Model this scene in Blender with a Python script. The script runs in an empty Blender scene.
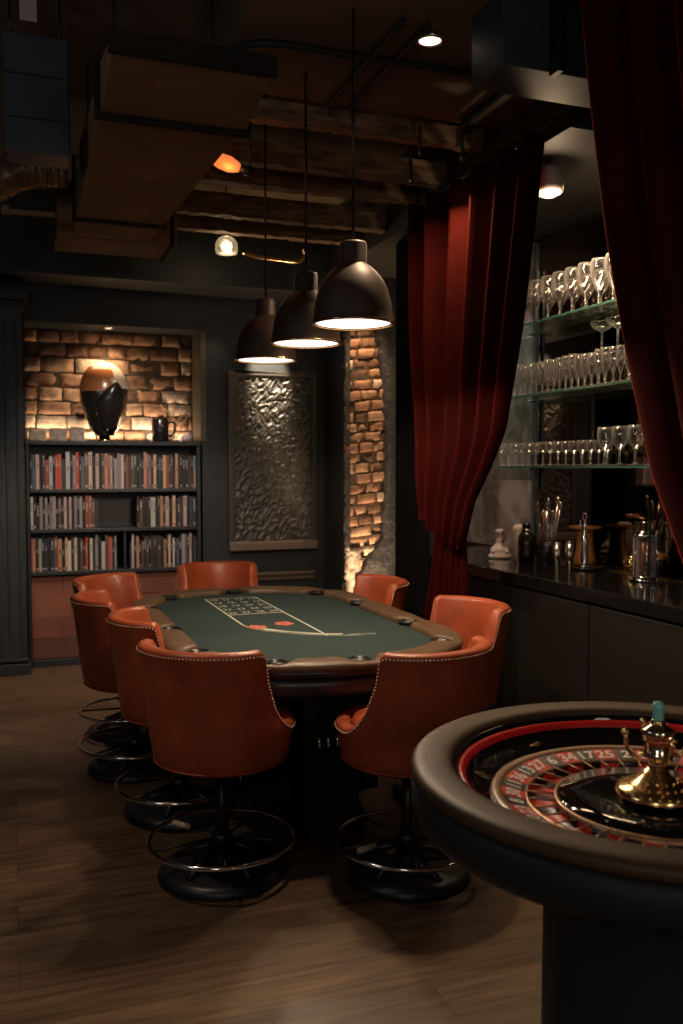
import bpy, bmesh, math, random
from mathutils import Vector, Matrix
random.seed(7)
PI = math.pi; R = math.radians
sc = bpy.context.scene
col = sc.collection

# ------------------------------------------------------------------ helpers
class MB:
    """collects shapes; build() links them as ONE mesh object"""
    def __init__(s): s.v = []; s.f = []; s.m = []; s.sm = []
    def add(s, vs, fs, mi=0, smooth=False):
        n = len(s.v); s.v += [tuple(v) for v in vs]
        for f in fs: s.f.append([i + n for i in f]); s.m.append(mi); s.sm.append(smooth)
    def box(s, x0, y0, z0, x1, y1, z1, mi=0, rot=None, piv=None):
        vs = [(x, y, z) for z in (z0, z1) for y in (y0, y1) for x in (x0, x1)]
        if rot is not None:
            p = Vector(piv if piv else ((x0+x1)/2, (y0+y1)/2, (z0+z1)/2))
            vs = [tuple(rot @ (Vector(v) - p) + p) for v in vs]
        s.add(vs, [(0,2,3,1), (4,5,7,6), (0,1,5,4), (2,6,7,3), (0,4,6,2), (1,3,7,5)], mi)
        return s
    def lathe(s, prof, n=32, c=(0,0,0), mi=0, smooth=True, ax=None, closed=False, cap=True):
        vs = []
        M = Matrix.Identity(3)
        if ax is not None: M = Vector((0,0,1)).rotation_difference(Vector(ax)).to_matrix()
        for r, z in prof:
            for k in range(n):
                a = 2*PI*k/n
                vs.append(tuple(M @ Vector((r*math.cos(a), r*math.sin(a), z)) + Vector(c)))
        fs = []
        P = len(prof)
        for j in range(P if closed else P-1):
            j2 = (j+1) % P
            for k in range(n):
                k2 = (k+1) % n
                fs.append((j*n+k, j*n+k2, j2*n+k2, j2*n+k))
        if not closed and cap:
            if prof[0][0] > 1e-5: fs.append(tuple(reversed(range(n))))
            if prof[-1][0] > 1e-5: fs.append(tuple((P-1)*n+k for k in range(n)))
        s.add(vs, fs, mi, smooth); return s
    def tube(s, pts, r, n=8, mi=0, closed=False, cap=True):
        pts = [Vector(p) for p in pts]; N = len(pts); vs = []
        up = Vector((0,0,1)); prev = None
        for i, p in enumerate(pts):
            a = pts[(i-1) % N] if (i > 0 or closed) else p
            b = pts[(i+1) % N] if (i < N-1 or closed) else p
            t = (b - a).normalized()
            if prev is None:
                u = t.cross(up)
                if u.length < 1e-3: u = t.cross(Vector((1,0,0)))
            else: u = prev - t*prev.dot(t)
            u.normalize(); prev = u; w = t.cross(u)
            rr = r(i/(N-1)) if callable(r) else r
            for k in range(n):
                an = 2*PI*k/n
                vs.append(p + (u*math.cos(an) + w*math.sin(an))*rr)
        fs = []
        for j in range(N if closed else N-1):
            j2 = (j+1) % N
            for k in range(n):
                k2 = (k+1) % n
                fs.append((j*n+k, j*n+k2, j2*n+k2, j2*n+k))
        if cap and not closed:
            fs.append(tuple(reversed(range(n)))); fs.append(tuple((N-1)*n+k for k in range(n)))
        s.add(vs, fs, mi, True); return s
    def grid(s, rows, mi=0, smooth=True, closeu=False, closev=False):
        P = len(rows); n = len(rows[0]); vs = [p for r in rows for p in r]; fs = []
        for j in range(P if closev else P-1):
            j2 = (j+1) % P
            for k in range(n if closeu else n-1):
                k2 = (k+1) % n
                fs.append((j*n+k, j*n+k2, j2*n+k2, j2*n+k))
        s.add(vs, fs, mi, smooth); return s
    def prism(s, outline, z0, z1, mi=0, smooth=False):
        n = len(outline)
        vs = [(x, y, z0) for x, y in outline] + [(x, y, z1) for x, y in outline]
        fs = [tuple(reversed(range(n))), tuple(range(n, 2*n))]
        s.add(vs, fs, mi)
        s.add(vs, [(k, (k+1) % n, n+(k+1) % n, n+k) for k in range(n)], mi, smooth)
        return s
    def build(s, name, mats, parent=None, bevel=0, seg=2, sub=0, solid=0, loc=None):
        me = bpy.data.meshes.new(name); me.from_pydata(s.v, [], s.f)
        if not isinstance(mats, (list, tuple)): mats = [mats]
        for m in mats: me.materials.append(m)
        me.polygons.foreach_set('material_index', s.m)
        me.polygons.foreach_set('use_smooth', s.sm)
        me.update()
        bm = bmesh.new(); bm.from_mesh(me)
        bmesh.ops.remove_doubles(bm, verts=bm.verts, dist=1e-5)
        bmesh.ops.recalc_face_normals(bm, faces=bm.faces)
        bm.to_mesh(me); bm.free()
        o = bpy.data.objects.new(name, me); col.objects.link(o)
        if loc is not None: o.location = loc
        if parent is not None: o.parent = parent
        if solid:
            m = o.modifiers.new('s', 'SOLIDIFY'); m.thickness = solid; m.offset = 0
        if bevel:
            m = o.modifiers.new('b', 'BEVEL'); m.width = bevel; m.segments = seg; m.limit_method = 'ANGLE'; m.angle_limit = R(35)
        if sub:
            m = o.modifiers.new('u', 'SUBSURF'); m.levels = sub; m.render_levels = sub
        return o

def tag(o, label=None, cat=None, group=None, kind=None):
    if label: o['label'] = label
    if cat: o['category'] = cat
    if group: o['group'] = group
    if kind: o['kind'] = kind
    return o
def thing(name, label, cat, loc=(0,0,0), rz=0, group=None):
    o = bpy.data.objects.new(name, None); col.objects.link(o)
    o.empty_display_size = .1
    o.location = loc; o.rotation_euler = (0, 0, rz)
    return tag(o, label, cat, group)
def copy_tree(o, parent=None):
    c = o.copy(); col.objects.link(c)
    if parent is not None: c.parent = parent
    for ch in list(o.children): copy_tree(ch, c)
    return c
def text_mesh(txt, size, depth=0.0, off=0.0):
    cu = bpy.data.curves.new('t', 'FONT'); cu.body = txt; cu.size = size
    cu.align_x = 'CENTER'; cu.align_y = 'CENTER'; cu.extrude = depth; cu.offset = off; cu.resolution_u = 2
    ob = bpy.data.objects.new('t', cu); col.objects.link(ob)
    dg = bpy.context.evaluated_depsgraph_get(); dg.update()
    me = bpy.data.meshes.new_from_object(ob.evaluated_get(dg))
    v = [x.co.copy() for x in me.vertices]; f = [list(p.vertices) for p in me.polygons]
    bpy.data.objects.remove(ob); bpy.data.curves.remove(cu); bpy.data.meshes.remove(me)
    return v, f
def lerp(a, b, t): return a + (b-a)*t
def sstep(a, b, x):
    t = min(1, max(0, (x-a)/(b-a))); return t*t*(3-2*t)
def interp(tab, x):
    if x <= tab[0][0]: return tab[0][1]
    for (a, va), (b, vb) in zip(tab, tab[1:]):
        if x <= b: return lerp(va, vb, (x-a)/(b-a))
    return tab[-1][1]
def catmull(P, n):
    P = [Vector(p) for p in P]; Q = [P[0]*2-P[1]] + P + [P[-1]*2-P[-2]]; out = []
    for i in range(1, len(Q)-2):
        for k in range(n):
            t = k/n; a, b, c, d = Q[i-1:i+3]
            out.append(.5*((2*b) + (c-a)*t + (2*a-5*b+4*c-d)*t*t + (3*b-a-3*c+d)*t**3))
    out.append(P[-1]); return out

# ------------------------------------------------------------------ materials
def mat(name, rgb, rough=.5, metal=0, noise=0, nscale=8, bump=0, bscale=60, coat=0, spec=.5, sheen=0, sheen_rgb=None, emit=None, es=0, stretch=None, rgb2=None):
    m = bpy.data.materials.new(name); m.use_nodes = True; nt = m.node_tree; b = nt.nodes['Principled BSDF']
    b.inputs['Base Color'].default_value = (*rgb, 1); b.inputs['Roughness'].default_value = rough
    b.inputs['Metallic'].default_value = metal; b.inputs['Specular IOR Level'].default_value = spec
    b.inputs['Coat Weight'].default_value = coat; b.inputs['Coat Roughness'].default_value = .12
    if sheen:
        b.inputs['Sheen Weight'].default_value = sheen; b.inputs['Sheen Roughness'].default_value = .28
        b.inputs['Sheen Tint'].default_value = (*(sheen_rgb or rgb), 1)
    if emit:
        b.inputs['Emission Color'].default_value = (*emit, 1); b.inputs['Emission Strength'].default_value = es
    if noise or bump:
        tc = nt.nodes.new('ShaderNodeTexCoord'); mp = nt.nodes.new('ShaderNodeMapping')
        nt.links.new(tc.outputs['Object'], mp.inputs[0])
        if stretch: mp.inputs['Scale'].default_value = stretch
    if noise:
        n = nt.nodes.new('ShaderNodeTexNoise'); n.inputs['Scale'].default_value = nscale; n.inputs['Detail'].default_value = 6
        nt.links.new(mp.outputs[0], n.inputs['Vector'])
        cr = nt.nodes.new('ShaderNodeValToRGB'); cr.color_ramp.elements[0].position = .3; cr.color_ramp.elements[1].position = .7
        lo = rgb2 or tuple(c*(1-noise) for c in rgb)
        cr.color_ramp.elements[0].color = (*lo, 1); cr.color_ramp.elements[1].color = (*rgb, 1)
        nt.links.new(n.outputs['Fac'], cr.inputs[0]); nt.links.new(cr.outputs[0], b.inputs['Base Color'])
    if bump:
        n2 = nt.nodes.new('ShaderNodeTexNoise'); n2.inputs['Scale'].default_value = bscale; n2.inputs['Detail'].default_value = 4
        nt.links.new(mp.outputs[0], n2.inputs['Vector'])
        bp = nt.nodes.new('ShaderNodeBump'); bp.inputs['Strength'].default_value = bump; bp.inputs['Distance'].default_value = .01
        nt.links.new(n2.outputs['Fac'], bp.inputs['Height']); nt.links.new(bp.outputs[0], b.inputs['Normal'])
    return m

def floor_mat():
    m = mat('oak_floor', (.2,.13,.08), .42); nt = m.node_tree; b = nt.nodes['Principled BSDF']
    tc = nt.nodes.new('ShaderNodeTexCoord')
    br = nt.nodes.new('ShaderNodeTexBrick'); br.offset = .37
    br.inputs['Scale'].default_value = 1; br.inputs['Brick Width'].default_value = 1.9; br.inputs['Row Height'].default_value = .19
    br.inputs['Mortar Size'].default_value = .0015; br.inputs['Bias'].default_value = 0
    br.inputs['Color1'].default_value = (.0,.0,.0,1); br.inputs['Color2'].default_value = (1,1,1,1); br.inputs['Mortar'].default_value = (.5,.5,.5,1)
    nt.links.new(tc.outputs['Object'], br.inputs['Vector'])
    mp = nt.nodes.new('ShaderNodeMapping'); mp.inputs['Scale'].default_value = (1.2, 16, 1); nt.links.new(tc.outputs['Object'], mp.inputs[0])
    va = nt.nodes.new('ShaderNodeVectorMath'); va.operation = 'MULTIPLY_ADD'
    nt.links.new(br.outputs['Color'], va.inputs[0]); va.inputs[1].default_value = (7,3,0); nt.links.new(mp.outputs[0], va.inputs[2])
    n = nt.nodes.new('ShaderNodeTexNoise'); n.inputs['Scale'].default_value = 2.2; n.inputs['Detail'].default_value = 9; n.inputs['Distortion'].default_value = .9
    nt.links.new(va.outputs[0], n.inputs['Vector'])
    cr = nt.nodes.new('ShaderNodeValToRGB'); cr.color_ramp.elements[0].position = .28; cr.color_ramp.elements[1].position = .75
    cr.color_ramp.elements[0].color = (.052,.033,.019,1); cr.color_ramp.elements[1].color = (.175,.107,.061,1)
    nt.links.new(n.outputs['Fac'], cr.inputs[0])
    mx = nt.nodes.new('ShaderNodeMix'); mx.data_type = 'RGBA'; mx.blend_type = 'MULTIPLY'; mx.inputs[0].default_value = 1
    mr = nt.nodes.new('ShaderNodeMapRange'); mr.inputs['To Min'].default_value = .72; mr.inputs['To Max'].default_value = 1.1
    nt.links.new(br.outputs['Color'], mr.inputs[0])
    nt.links.new(cr.outputs[0], mx.inputs['A']); nt.links.new(mr.outputs[0], mx.inputs['B'])
    mx2 = nt.nodes.new('ShaderNodeMix'); mx2.data_type = 'RGBA'
    nt.links.new(br.outputs['Fac'], mx2.inputs[0]); nt.links.new(mx.outputs['Result'], mx2.inputs['A']); mx2.inputs['B'].default_value = (.02,.012,.008,1)
    nt.links.new(mx2.outputs['Result'], b.inputs['Base Color'])
    bp = nt.nodes.new('ShaderNodeBump'); bp.inputs['Strength'].default_value = .25; bp.inputs['Distance'].default_value = .004
    nt.links.new(n.outputs['Fac'], bp.inputs['Height']); nt.links.new(bp.outputs[0], b.inputs['Normal'])
    return m
def marble_mat():
    m = mat('grey_marble', (.3,.3,.3), .25); nt = m.node_tree; b = nt.nodes['Principled BSDF']
    tc = nt.nodes.new('ShaderNodeTexCoord')
    n = nt.nodes.new('ShaderNodeTexNoise'); n.inputs['Scale'].default_value = 3.2; n.inputs['Detail'].default_value = 8; n.inputs['Distortion'].default_value = 1.6
    nt.links.new(tc.outputs['Object'], n.inputs['Vector'])
    cr = nt.nodes.new('ShaderNodeValToRGB'); e = cr.color_ramp.elements
    e[0].position = .3; e[0].color = (.17,.155,.16,1); e[1].position = .62; e[1].color = (.50,.45,.46,1)
    k = e.new(.47); k.color = (.30,.27,.275,1)
    nt.links.new(n.outputs['Fac'], cr.inputs[0]); nt.links.new(cr.outputs[0], b.inputs['Base Color'])
    return m
def thin_glass(name, tint=(1,1,1), haze=.12, gl=1.0):
    m = bpy.data.materials.new(name); m.use_nodes = True; nt = m.node_tree; nt.nodes.clear()
    out = nt.nodes.new('ShaderNodeOutputMaterial'); tr = nt.nodes.new('ShaderNodeBsdfTransparent'); tr.inputs[0].default_value = (*tint, 1)
    gs = nt.nodes.new('ShaderNodeBsdfGlossy'); gs.inputs['Roughness'].default_value = .08; gs.inputs[0].default_value = (1,1,1,1)
    df = nt.nodes.new('ShaderNodeBsdfTranslucent'); df.inputs[0].default_value = (.9,.9,.9,1)
    df2 = nt.nodes.new('ShaderNodeBsdfDiffuse'); df2.inputs[0].default_value = (.9,.9,.9,1)
    ad = nt.nodes.new('ShaderNodeMixShader'); nt.links.new(df.outputs[0], ad.inputs[1]); nt.links.new(df2.outputs[0], ad.inputs[2])
    lw = nt.nodes.new('ShaderNodeLayerWeight'); lw.inputs[0].default_value = .45
    mh = nt.nodes.new('ShaderNodeMath'); mh.operation = 'MULTIPLY'; mh.inputs[1].default_value = haze*2.2
    nt.links.new(lw.outputs['Facing'], mh.inputs[0])
    m1 = nt.nodes.new('ShaderNodeMixShader'); nt.links.new(mh.outputs[0], m1.inputs[0]); nt.links.new(tr.outputs[0], m1.inputs[1]); nt.links.new(ad.outputs[0], m1.inputs[2])
    mg = nt.nodes.new('ShaderNodeMath'); mg.operation = 'MULTIPLY_ADD'; mg.inputs[1].default_value = gl*.7; mg.inputs[2].default_value = .04; mg.use_clamp = True
    nt.links.new(lw.outputs['Fresnel'], mg.inputs[0])
    m2 = nt.nodes.new('ShaderNodeMixShader'); nt.links.new(mg.outputs[0], m2.inputs[0]); nt.links.new(m1.outputs[0], m2.inputs[1]); nt.links.new(gs.outputs[0], m2.inputs[2])
    nt.links.new(m2.outputs[0], out.inputs[0]); return m

M = {}
M['floor'] = floor_mat()
M['wall'] = mat('blue_black_paint', (.017,.021,.025), .55, noise=.25, nscale=3, bump=.1, bscale=20)
M['wall_plain'] = mat('charcoal_paint', (.035,.034,.034), .6, noise=.2, nscale=2)
M['ceil'] = mat('umber_ceiling_paint', (.14,.105,.068), .8, spec=.2, noise=.3, nscale=2.5, bump=.15, bscale=9)
M['duct'] = mat('painted_duct_metal', (.24,.155,.082), .75, spec=.1, noise=.3, nscale=3, bump=.05, bscale=12)
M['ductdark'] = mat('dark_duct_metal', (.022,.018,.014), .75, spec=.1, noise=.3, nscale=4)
M['beam'] = mat('old_timber', (.30,.19,.11), .7, noise=.8, nscale=6, bump=.6, bscale=25, stretch=(1,6,6))
M['black'] = mat('black_paint', (.012,.014,.015), .6, spec=.3)
M['blackmetal'] = mat('black_metal', (.015,.015,.016), .35, metal=.3)
M['basedisc'] = mat('satin_black_base', (.028,.032,.040), .38, metal=.5)
M['bluebox'] = mat('slate_blue_metal', (.028,.042,.055), .5, noise=.25, nscale=4)
M['leather'] = mat('tan_leather', (.36,.075,.029), .38, noise=.35, nscale=7, bump=.08, bscale=140, coat=.06, spec=.35)
M['stitch'] = mat('pale_nailheads', (.60,.42,.32), .4, metal=.25)
M['chrome'] = mat('chrome', (.75,.73,.70), .13, metal=1)
M['gold'] = mat('brass', (.80,.56,.26), .2, metal=1)
M['rail'] = mat('brown_rail_leather', (.105,.064,.038), .42, spec=.35, noise=.25, nscale=8, bump=.08, bscale=90)
M['felt'] = mat('green_grey_felt', (.030,.047,.048), .95, spec=.05, noise=.12, nscale=60)
M['cream'] = mat('cream_print', (.46,.47,.38), .8)
M['redprint'] = mat('red_print', (.36,.09,.05), .8)
M['vinyl'] = mat('black_vinyl', (.016,.02,.026), .33, bump=.05, bscale=60)
M['velvet'] = mat('red_velvet', (.042,.0036,.0024), .85, noise=.3, nscale=5, spec=.05, sheen=.6, sheen_rgb=(.80,.055,.035))
M['lampshade'] = mat('brown_lamp_enamel', (.050,.030,.024), .5)
M['shadein'] = mat('pale_lamp_inside', (.8,.7,.6), .5)
M['bulb'] = mat('lamp_diffuser', (1,1,1), .5, emit=(1.0,.80,.66), es=2.0)
M['spotbulb'] = mat('downlight_lens', (1,1,1), .5, emit=(1.0,.82,.6), es=2.5)
M['amberbulb'] = mat('amber_bulb', (1,.4,.1), .4, emit=(.80,.17,.045), es=1.1)
M['jarglow'] = mat('lit_jar', (1,.8,.5), .4, emit=(1.0,.72,.40), es=2.2)
M['strip'] = mat('warm_strip', (1,.9,.7), .5, emit=(1.0,.70,.40), es=3)
M['mortar'] = mat('dark_mortar', (.06,.045,.035), .9, bump=.4, bscale=30)
M['br1'] = mat('brick_orange', (.34,.19,.12), .85, noise=.5, nscale=18, bump=.6, bscale=50)
M['br2'] = mat('brick_tan', (.42,.27,.18), .85, noise=.5, nscale=22, bump=.6, bscale=50)
M['br3'] = mat('brick_dark', (.16,.085,.055), .85, noise=.6, nscale=18, bump=.6, bscale=50)
M['br4'] = mat('brick_pale', (.55,.44,.35), .85, noise=.5, nscale=25, bump=.6, bscale=50)
M['plaster'] = mat('tarred_plaster', (.050,.052,.06), .4, noise=.6, nscale=30, bump=1, bscale=28)
M['whiteplaster'] = mat('broken_white_plaster', (.36,.32,.29), .7, noise=.9, nscale=14, bump=1, bscale=30)
M['terra'] = mat('terracotta_block', (.20,.065,.042), .7, noise=.25, nscale=5)
M['terra2'] = mat('terracotta_block_pale', (.25,.085,.052), .7, noise=.25, nscale=5)  # slightly paler terracotta, picked at random per block
M['terra3'] = mat('terracotta_block_dull', (.12,.045,.035), .7, noise=.25, nscale=5)
M['shelf'] = mat('bookcase_paint', (.020,.024,.029), .4)
M['marble'] = marble_mat()
M['worktop'] = mat('black_stone_worktop', (.010,.010,.011), .1, spec=.6)
M['cabinet'] = mat('dark_brown_cabinet', (.014,.012,.010), .5)
M['mirror'] = mat('smoked_mirror', (.22,.17,.14), .03, metal=1)
M['glass'] = thin_glass('clear_glassware', haze=.42)
M['shelfglass'] = thin_glass('green_shelf_glass', tint=(.80,.93,.87), haze=.03, gl=.8)
M['glassedge'] = mat('green_glass_edge', (.06,.22,.17), .15, spec=.8)
M['white'] = mat('white_ceramic', (.72,.64,.62), .3)
M['silver'] = mat('brushed_silver', (.62,.60,.58), .25, metal=1)
M['amber'] = mat('amber_lacquer', (.42,.18,.05), .3, coat=.4)
M['copper'] = mat('copper_brown', (.22,.09,.05), .3, metal=.5)
M['art'] = mat('embossed_relief', (.075,.072,.066), .42, noise=.4, nscale=14)
M['frame'] = mat('dark_frame', (.05,.045,.042), .4)
M['wheelred'] = mat('wheel_red', (.66,.034,.018), .4, spec=.3)
M['wheelblack'] = mat('wheel_black', (.010,.010,.010), .3)
M['wheelgreen'] = mat('wheel_green', (.01,.12,.04), .3)
M['lacq'] = mat('black_lacquer', (.008,.007,.008), .04, spec=.25)
M['rimleather'] = mat('dark_brown_rim_leather', (.060,.036,.019), .5, spec=.25, noise=.2, nscale=8, bump=.06, bscale=90)
M['bronze'] = mat('dull_bronze', (.36,.21,.12), .38, metal=.6)
M['wheelwood'] = mat('blond_wood_ring', (.30,.17,.095), .35, coat=.3)
M['redtrack'] = mat('red_ball_track', (.60,.022,.022), .3)
M['numwhite'] = mat('number_white', (.8,.74,.68), .5)
M['turretmetal'] = mat('warm_chrome', (.80,.68,.52), .12, metal=1)
M['bluealu'] = mat('blue_aluminium', (.16,.22,.30), .35, metal=.6)
M['teal'] = mat('turquoise_finial', (.22,.66,.60), .2, coat=.6)
M['eggtop'] = mat('egg_white_glaze', (.75,.62,.5), .2, coat=.4)
M['eggcopper'] = mat('egg_copper_glaze', (.42,.15,.05), .25, coat=.4)
M['darkcer'] = mat('black_ceramic', (.018,.016,.015), .2, coat=.3)
M['twig'] = mat('pale_twig', (.45,.30,.18), .7)

# ------------------------------------------------------------------ camera
F = 900.0
cam = bpy.data.cameras.new('camera'); co = bpy.data.objects.new('camera', cam); col.objects.link(co)
cam.sensor_fit = 'AUTO'; cam.sensor_width = 36; cam.lens = 36*F/1024
co.location = (0, 0, 1.6)
co.rotation_euler = (PI/2 - math.atan(45/F), 0, -math.atan(331/F))
cam.dof.use_dof = True; cam.dof.focus_distance = 3.5; cam.dof.aperture_fstop = 3.2
cam.clip_start = .05
sc.camera = co

# ------------------------------------------------------------------ room shell
def struct(name, mb, m, **k):
    o = mb.build(name, m, **k); o['kind'] = 'structure'; return o
CZ = 3.62
struct('floor', MB().box(-2.6,-2.2,-.1, 3.6,8.1,0), M['floor'])
struct('ceiling', MB().box(-2.6,-2.2,CZ, 3.6,8.1,CZ+.1), M['ceil'])
struct('wall_left', MB().box(-2.7,-2.2,0, -2.6,8.1,CZ), M['wall'])
struct('wall_front', MB().box(-2.6,-2.3,0, 3.6,-2.2,CZ), M['wall'])
struct('wall_right', MB().box(3.5,-2.2,0, 3.6,8.1,CZ), M['wall_plain'])
wb = MB()
wb.box(-2.6,7.52,0, .118,8.1,CZ)          # left of the niche
wb.box(.118,7.52,2.74, 1.52,8.1,CZ)       # above the niche
wb.box(.118,7.94,0, 1.52,8.1,2.74)        # behind the niche
wb.box(1.52,7.52,0, 3.5,8.1,CZ)
struct('wall_back', wb, M['wall'])
# bulkhead at the top of the back wall
struct('trim_1', MB().box(-2.6,7.05,3.02, 3.45,7.515,CZ-.005), M['wall'], bevel=.01)
# chair rail on the back wall
struct('trim_2', MB().box(1.62,7.47,.665, 2.50,7.518,.69).box(1.62,7.49,.62, 2.50,7.518,.664), mat('rail_moulding', (.10,.075,.06), .4), bevel=.004)
struct('baseboard_back', MB().box(1.53,7.49,0, 2.56,7.518,.12), M['wall'], bevel=.005)
# left pilaster with base and capital
pl = MB()
pl.box(-.75,7.31,.12, .10,7.515,2.86)
pl.box(-.75,7.28,0, .125,7.515,.085); pl.box(-.75,7.295,.10, .112,7.515,.125)
pl.box(-.75,7.27,2.86, .15,7.515,2.93); pl.box(-.75,7.29,2.80, .125,7.515,2.83)
for x0, x1 in ((-.70,-.40), (-.34,-.08), (-.03,.07)):
    pl.box(x0,7.30,.25, x0+.018,7.31,2.7); pl.box(x1-.018,7.30,.25, x1,7.31,2.7)
struct('trim_3', pl, mat('blue_grey_panelling', (.024,.032,.038), .5, noise=.35, nscale=5, bump=.6, bscale=7, stretch=(4,4,1)), bevel=.006)
# niche reveal on the right
struct('trim_4', MB().box(1.505,7.5,1.815, 1.55,7.935,2.735), mat('olive_reveal', (.07,.06,.045), .5))

# ---- bricks
def bricks(x0, x1, z0, z1, y, bw, bh, rnd, pale_low=None, tilt=0, edge=None):
    mb = MB(); mb.box(x0, y+.012, z0, x1, y+.05, z1, 0)
    nz = int((z1-z0)/bh); row = 0; z = z0
    while z < z1-.01:
        x = x0 - rnd.random()*bw
        h = bh*rnd.uniform(.93,1.05)
        while x < x1:
            w = bw*rnd.uniform(.7,1.25)
            a, b = max(x, x0), min(x+w-.014, x1); zt = min(z+h-.013, z1)
            if b-a > .02:
                cz = (z+zt)/2
                k = rnd.choices([1,2,3,4], [4,3,3,1])[0]
                if pale_low and cz < pale_low: k = rnd.choices([1,2,4], [1,1,3])[0]
                d = rnd.uniform(-.012,.012)
                sx = tilt*(0)
                n = 4; m_ = 3
                rows = []
                for j in range(m_+1):
                    r_ = []
                    for i in range(n+1):
                        px = lerp(a,b,i/n); pz = lerp(z,zt,j/m_)
                        ed = (i in (0,n)) or (j in (0,m_))
                        px += rnd.uniform(-.005,.005); pz += rnd.uniform(-.004,.004)
                        r_.append((px, y-.002+d+(.006 if ed else 0)+rnd.uniform(-.005,.005), pz + tilt*(px-x0)))
                    rows.append(r_)
                mb.grid(rows, k, True)
                # sides of the brick back to the mortar bed
                ring = rows[0] + [r[-1] for r in rows[1:]] + rows[-1][-2::-1] + [r[0] for r in rows[-2:0:-1]]
                back = [(p[0], y+.03, p[2]) for p in ring]
                mb.grid([ring+[ring[0]], back+[back[0]]], k, False)
            x += w
        z += h; row += 1
    return mb
rb = random.Random(3)
BR = [M['mortar'], M['br1'], M['br2'], M['br3'], M['br4']]
struct('wall_niche', bricks(.12, 1.50, 1.80, 2.735, 7.86, .215, .122, rb, 2.02), BR)

# ---- brick pier with torn plaster beside the curtain
px0, px1, py = 2.60, 3.49, 7.0
pm = MB(); pm.box(px0, py+.05, 0, px1, 7.515, CZ-.01)
pier = pm.build('trim_5', M['plaster']); pier['kind'] = 'structure'
pb = bricks(px0, 2.98, .66, 3.0, py-.005, .155, .088, rb, .9, tilt=.10).build('exposed_brick', BR, pier)
def torn(x_edge, x_far, z0, z1, y, seed, thick=.035, step=.035):
    r_ = random.Random(seed); rows = []; z = z0
    while z <= z1:
        xe = x_edge(z) + r_.uniform(-.014,.014)
        row = []
        for i in range(13):
            t = i/12
            row.append((lerp(xe, x_far, t), y - thick*min(1, t*9+.25) + r_.uniform(-.007,.007), z))
        rows.append(row); z += step
    mb = MB(); mb.grid(rows); return mb
edge = lambda z: interp([(0,2.62), (.62,2.68), (.74,2.72), (.86,2.80), (1.0,2.92), (1.3,2.94), (1.8,2.955), (2.3,2.925), (2.6,2.89), (2.75,2.85), (3.1,2.8)], z)
torn(edge, 3.49, 0, 3.58, py, 1).build('torn_plaster', M['plaster'], pier, solid=.012)
torn(lambda z: 2.60, 2.645, .9, 3.1, py-.002, 5, .012).build('left_edge_plaster', M['plaster'], pier, solid=.008)
wp = torn(lambda z: 2.60, 2.74, .55, .93, py+.008, 9, .02, .02)
wp.build('broken_plaster', M['whiteplaster'], pier, solid=.01)

# ------------------------------------------------------------------ bookcase
bx0, bx1, by0, by1 = .118, 1.498, 7.53, 7.85
bc = thing('bookcase', 'black built-in bookcase full of books below the brick niche', 'bookcase', (bx0, by0, 0))
def bcb(name, *b, m='shelf', bev=.003):
    o = MB()
    for q in b: o.box(q[0]-bx0, q[1]-by0, q[2], q[3]-bx0, q[4]-by0, q[5])
    return o.build(name, M[m], bc, bevel=bev)
bcb('side_panel', (bx0,by0-.03,0, bx0+.022,by1,1.775)); bcb('side_panel', (bx1-.03,by0-.03,0, bx1,by1,1.775))
bcb('top_board', (bx0-.005,by0-.04,1.776, bx1+.005,by1,1.808))
bcb('back_panel', (bx0+.022,by1-.02,.05, bx1-.03,by1,1.775))
SH = [1.395, 1.075, .735]
for z in SH: bcb('shelf', (bx0+.023,by0-.02,z, bx1-.031,by1-.021,z+.028))
bcb('divider', (.865,by0,.764, .885,by1-.021,1.074))
bcb('plinth', (bx0+.023,by0-.02,0, bx1-.031,by0+.02,.055))
tp = MB(); rt = random.Random(5)
z = .056
for row in range(4):
    x = bx0+.023 - (row % 2)*.2 - .05
    while x < bx1-.031:
        w = rt.uniform(.34,.5); a, b = max(x, bx0+.024), min(x+w, bx1-.032); t = rt.choice([0,1,2,0,1])
        d = rt.uniform(0,.012)
        if b-a > .02: tp.box(a-bx0, .02+d, z, b-bx0, .10, z+.166, t)
        x += w+.001
    z += .1665
tp.build('terracotta_lower_panel', [M['terra'], M['terra2'], M['terra3']], bc, bevel=.003)['label'] = 'terracotta block panel under the lowest shelf'

PAL = dict(G=('grey',(.33,.32,.31)), L=('light grey',(.52,.50,.48)), K=('black',(.014,.014,.015)), D=('charcoal',(.04,.038,.038)), B=('slate blue',(.12,.14,.19)),
  P=('pale pink',(.55,.40,.38)), M=('mauve',(.30,.20,.22)), V=('dark plum',(.07,.035,.045)), N=('brown',(.13,.07,.05)), R=('coral red',(.50,.11,.08)),
  X=('bright red',(.60,.08,.04)), C=('cream',(.62,.50,.38)), S=('salmon',(.58,.29,.21)), U=('rust',(.30,.09,.05)), T=('dark teal',(.025,.055,.065)),
  O=('orange tan',(.50,.24,.13)), Y=('navy',(.02,.028,.05)), E=('dark green',(.03,.05,.04)), A=('peach',(.68,.42,.28)), W=('ivory',(.66,.62,.52)), Z=('sky blue and tan',(.22,.38,.46)))
for k, (nm, c) in PAL.items(): M['bk'+k] = mat('book_'+nm.replace(' ', '_'), c, .5, noise=.18, nscale=20)
M['pages'] = mat('book_pages', (.55,.48,.38), .8)
M['print_pale'] = mat('spine_print', (.55,.50,.45), .6)
def cv(lst, s, o): return [(p/6.83+o, c) for p, c in lst]
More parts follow.
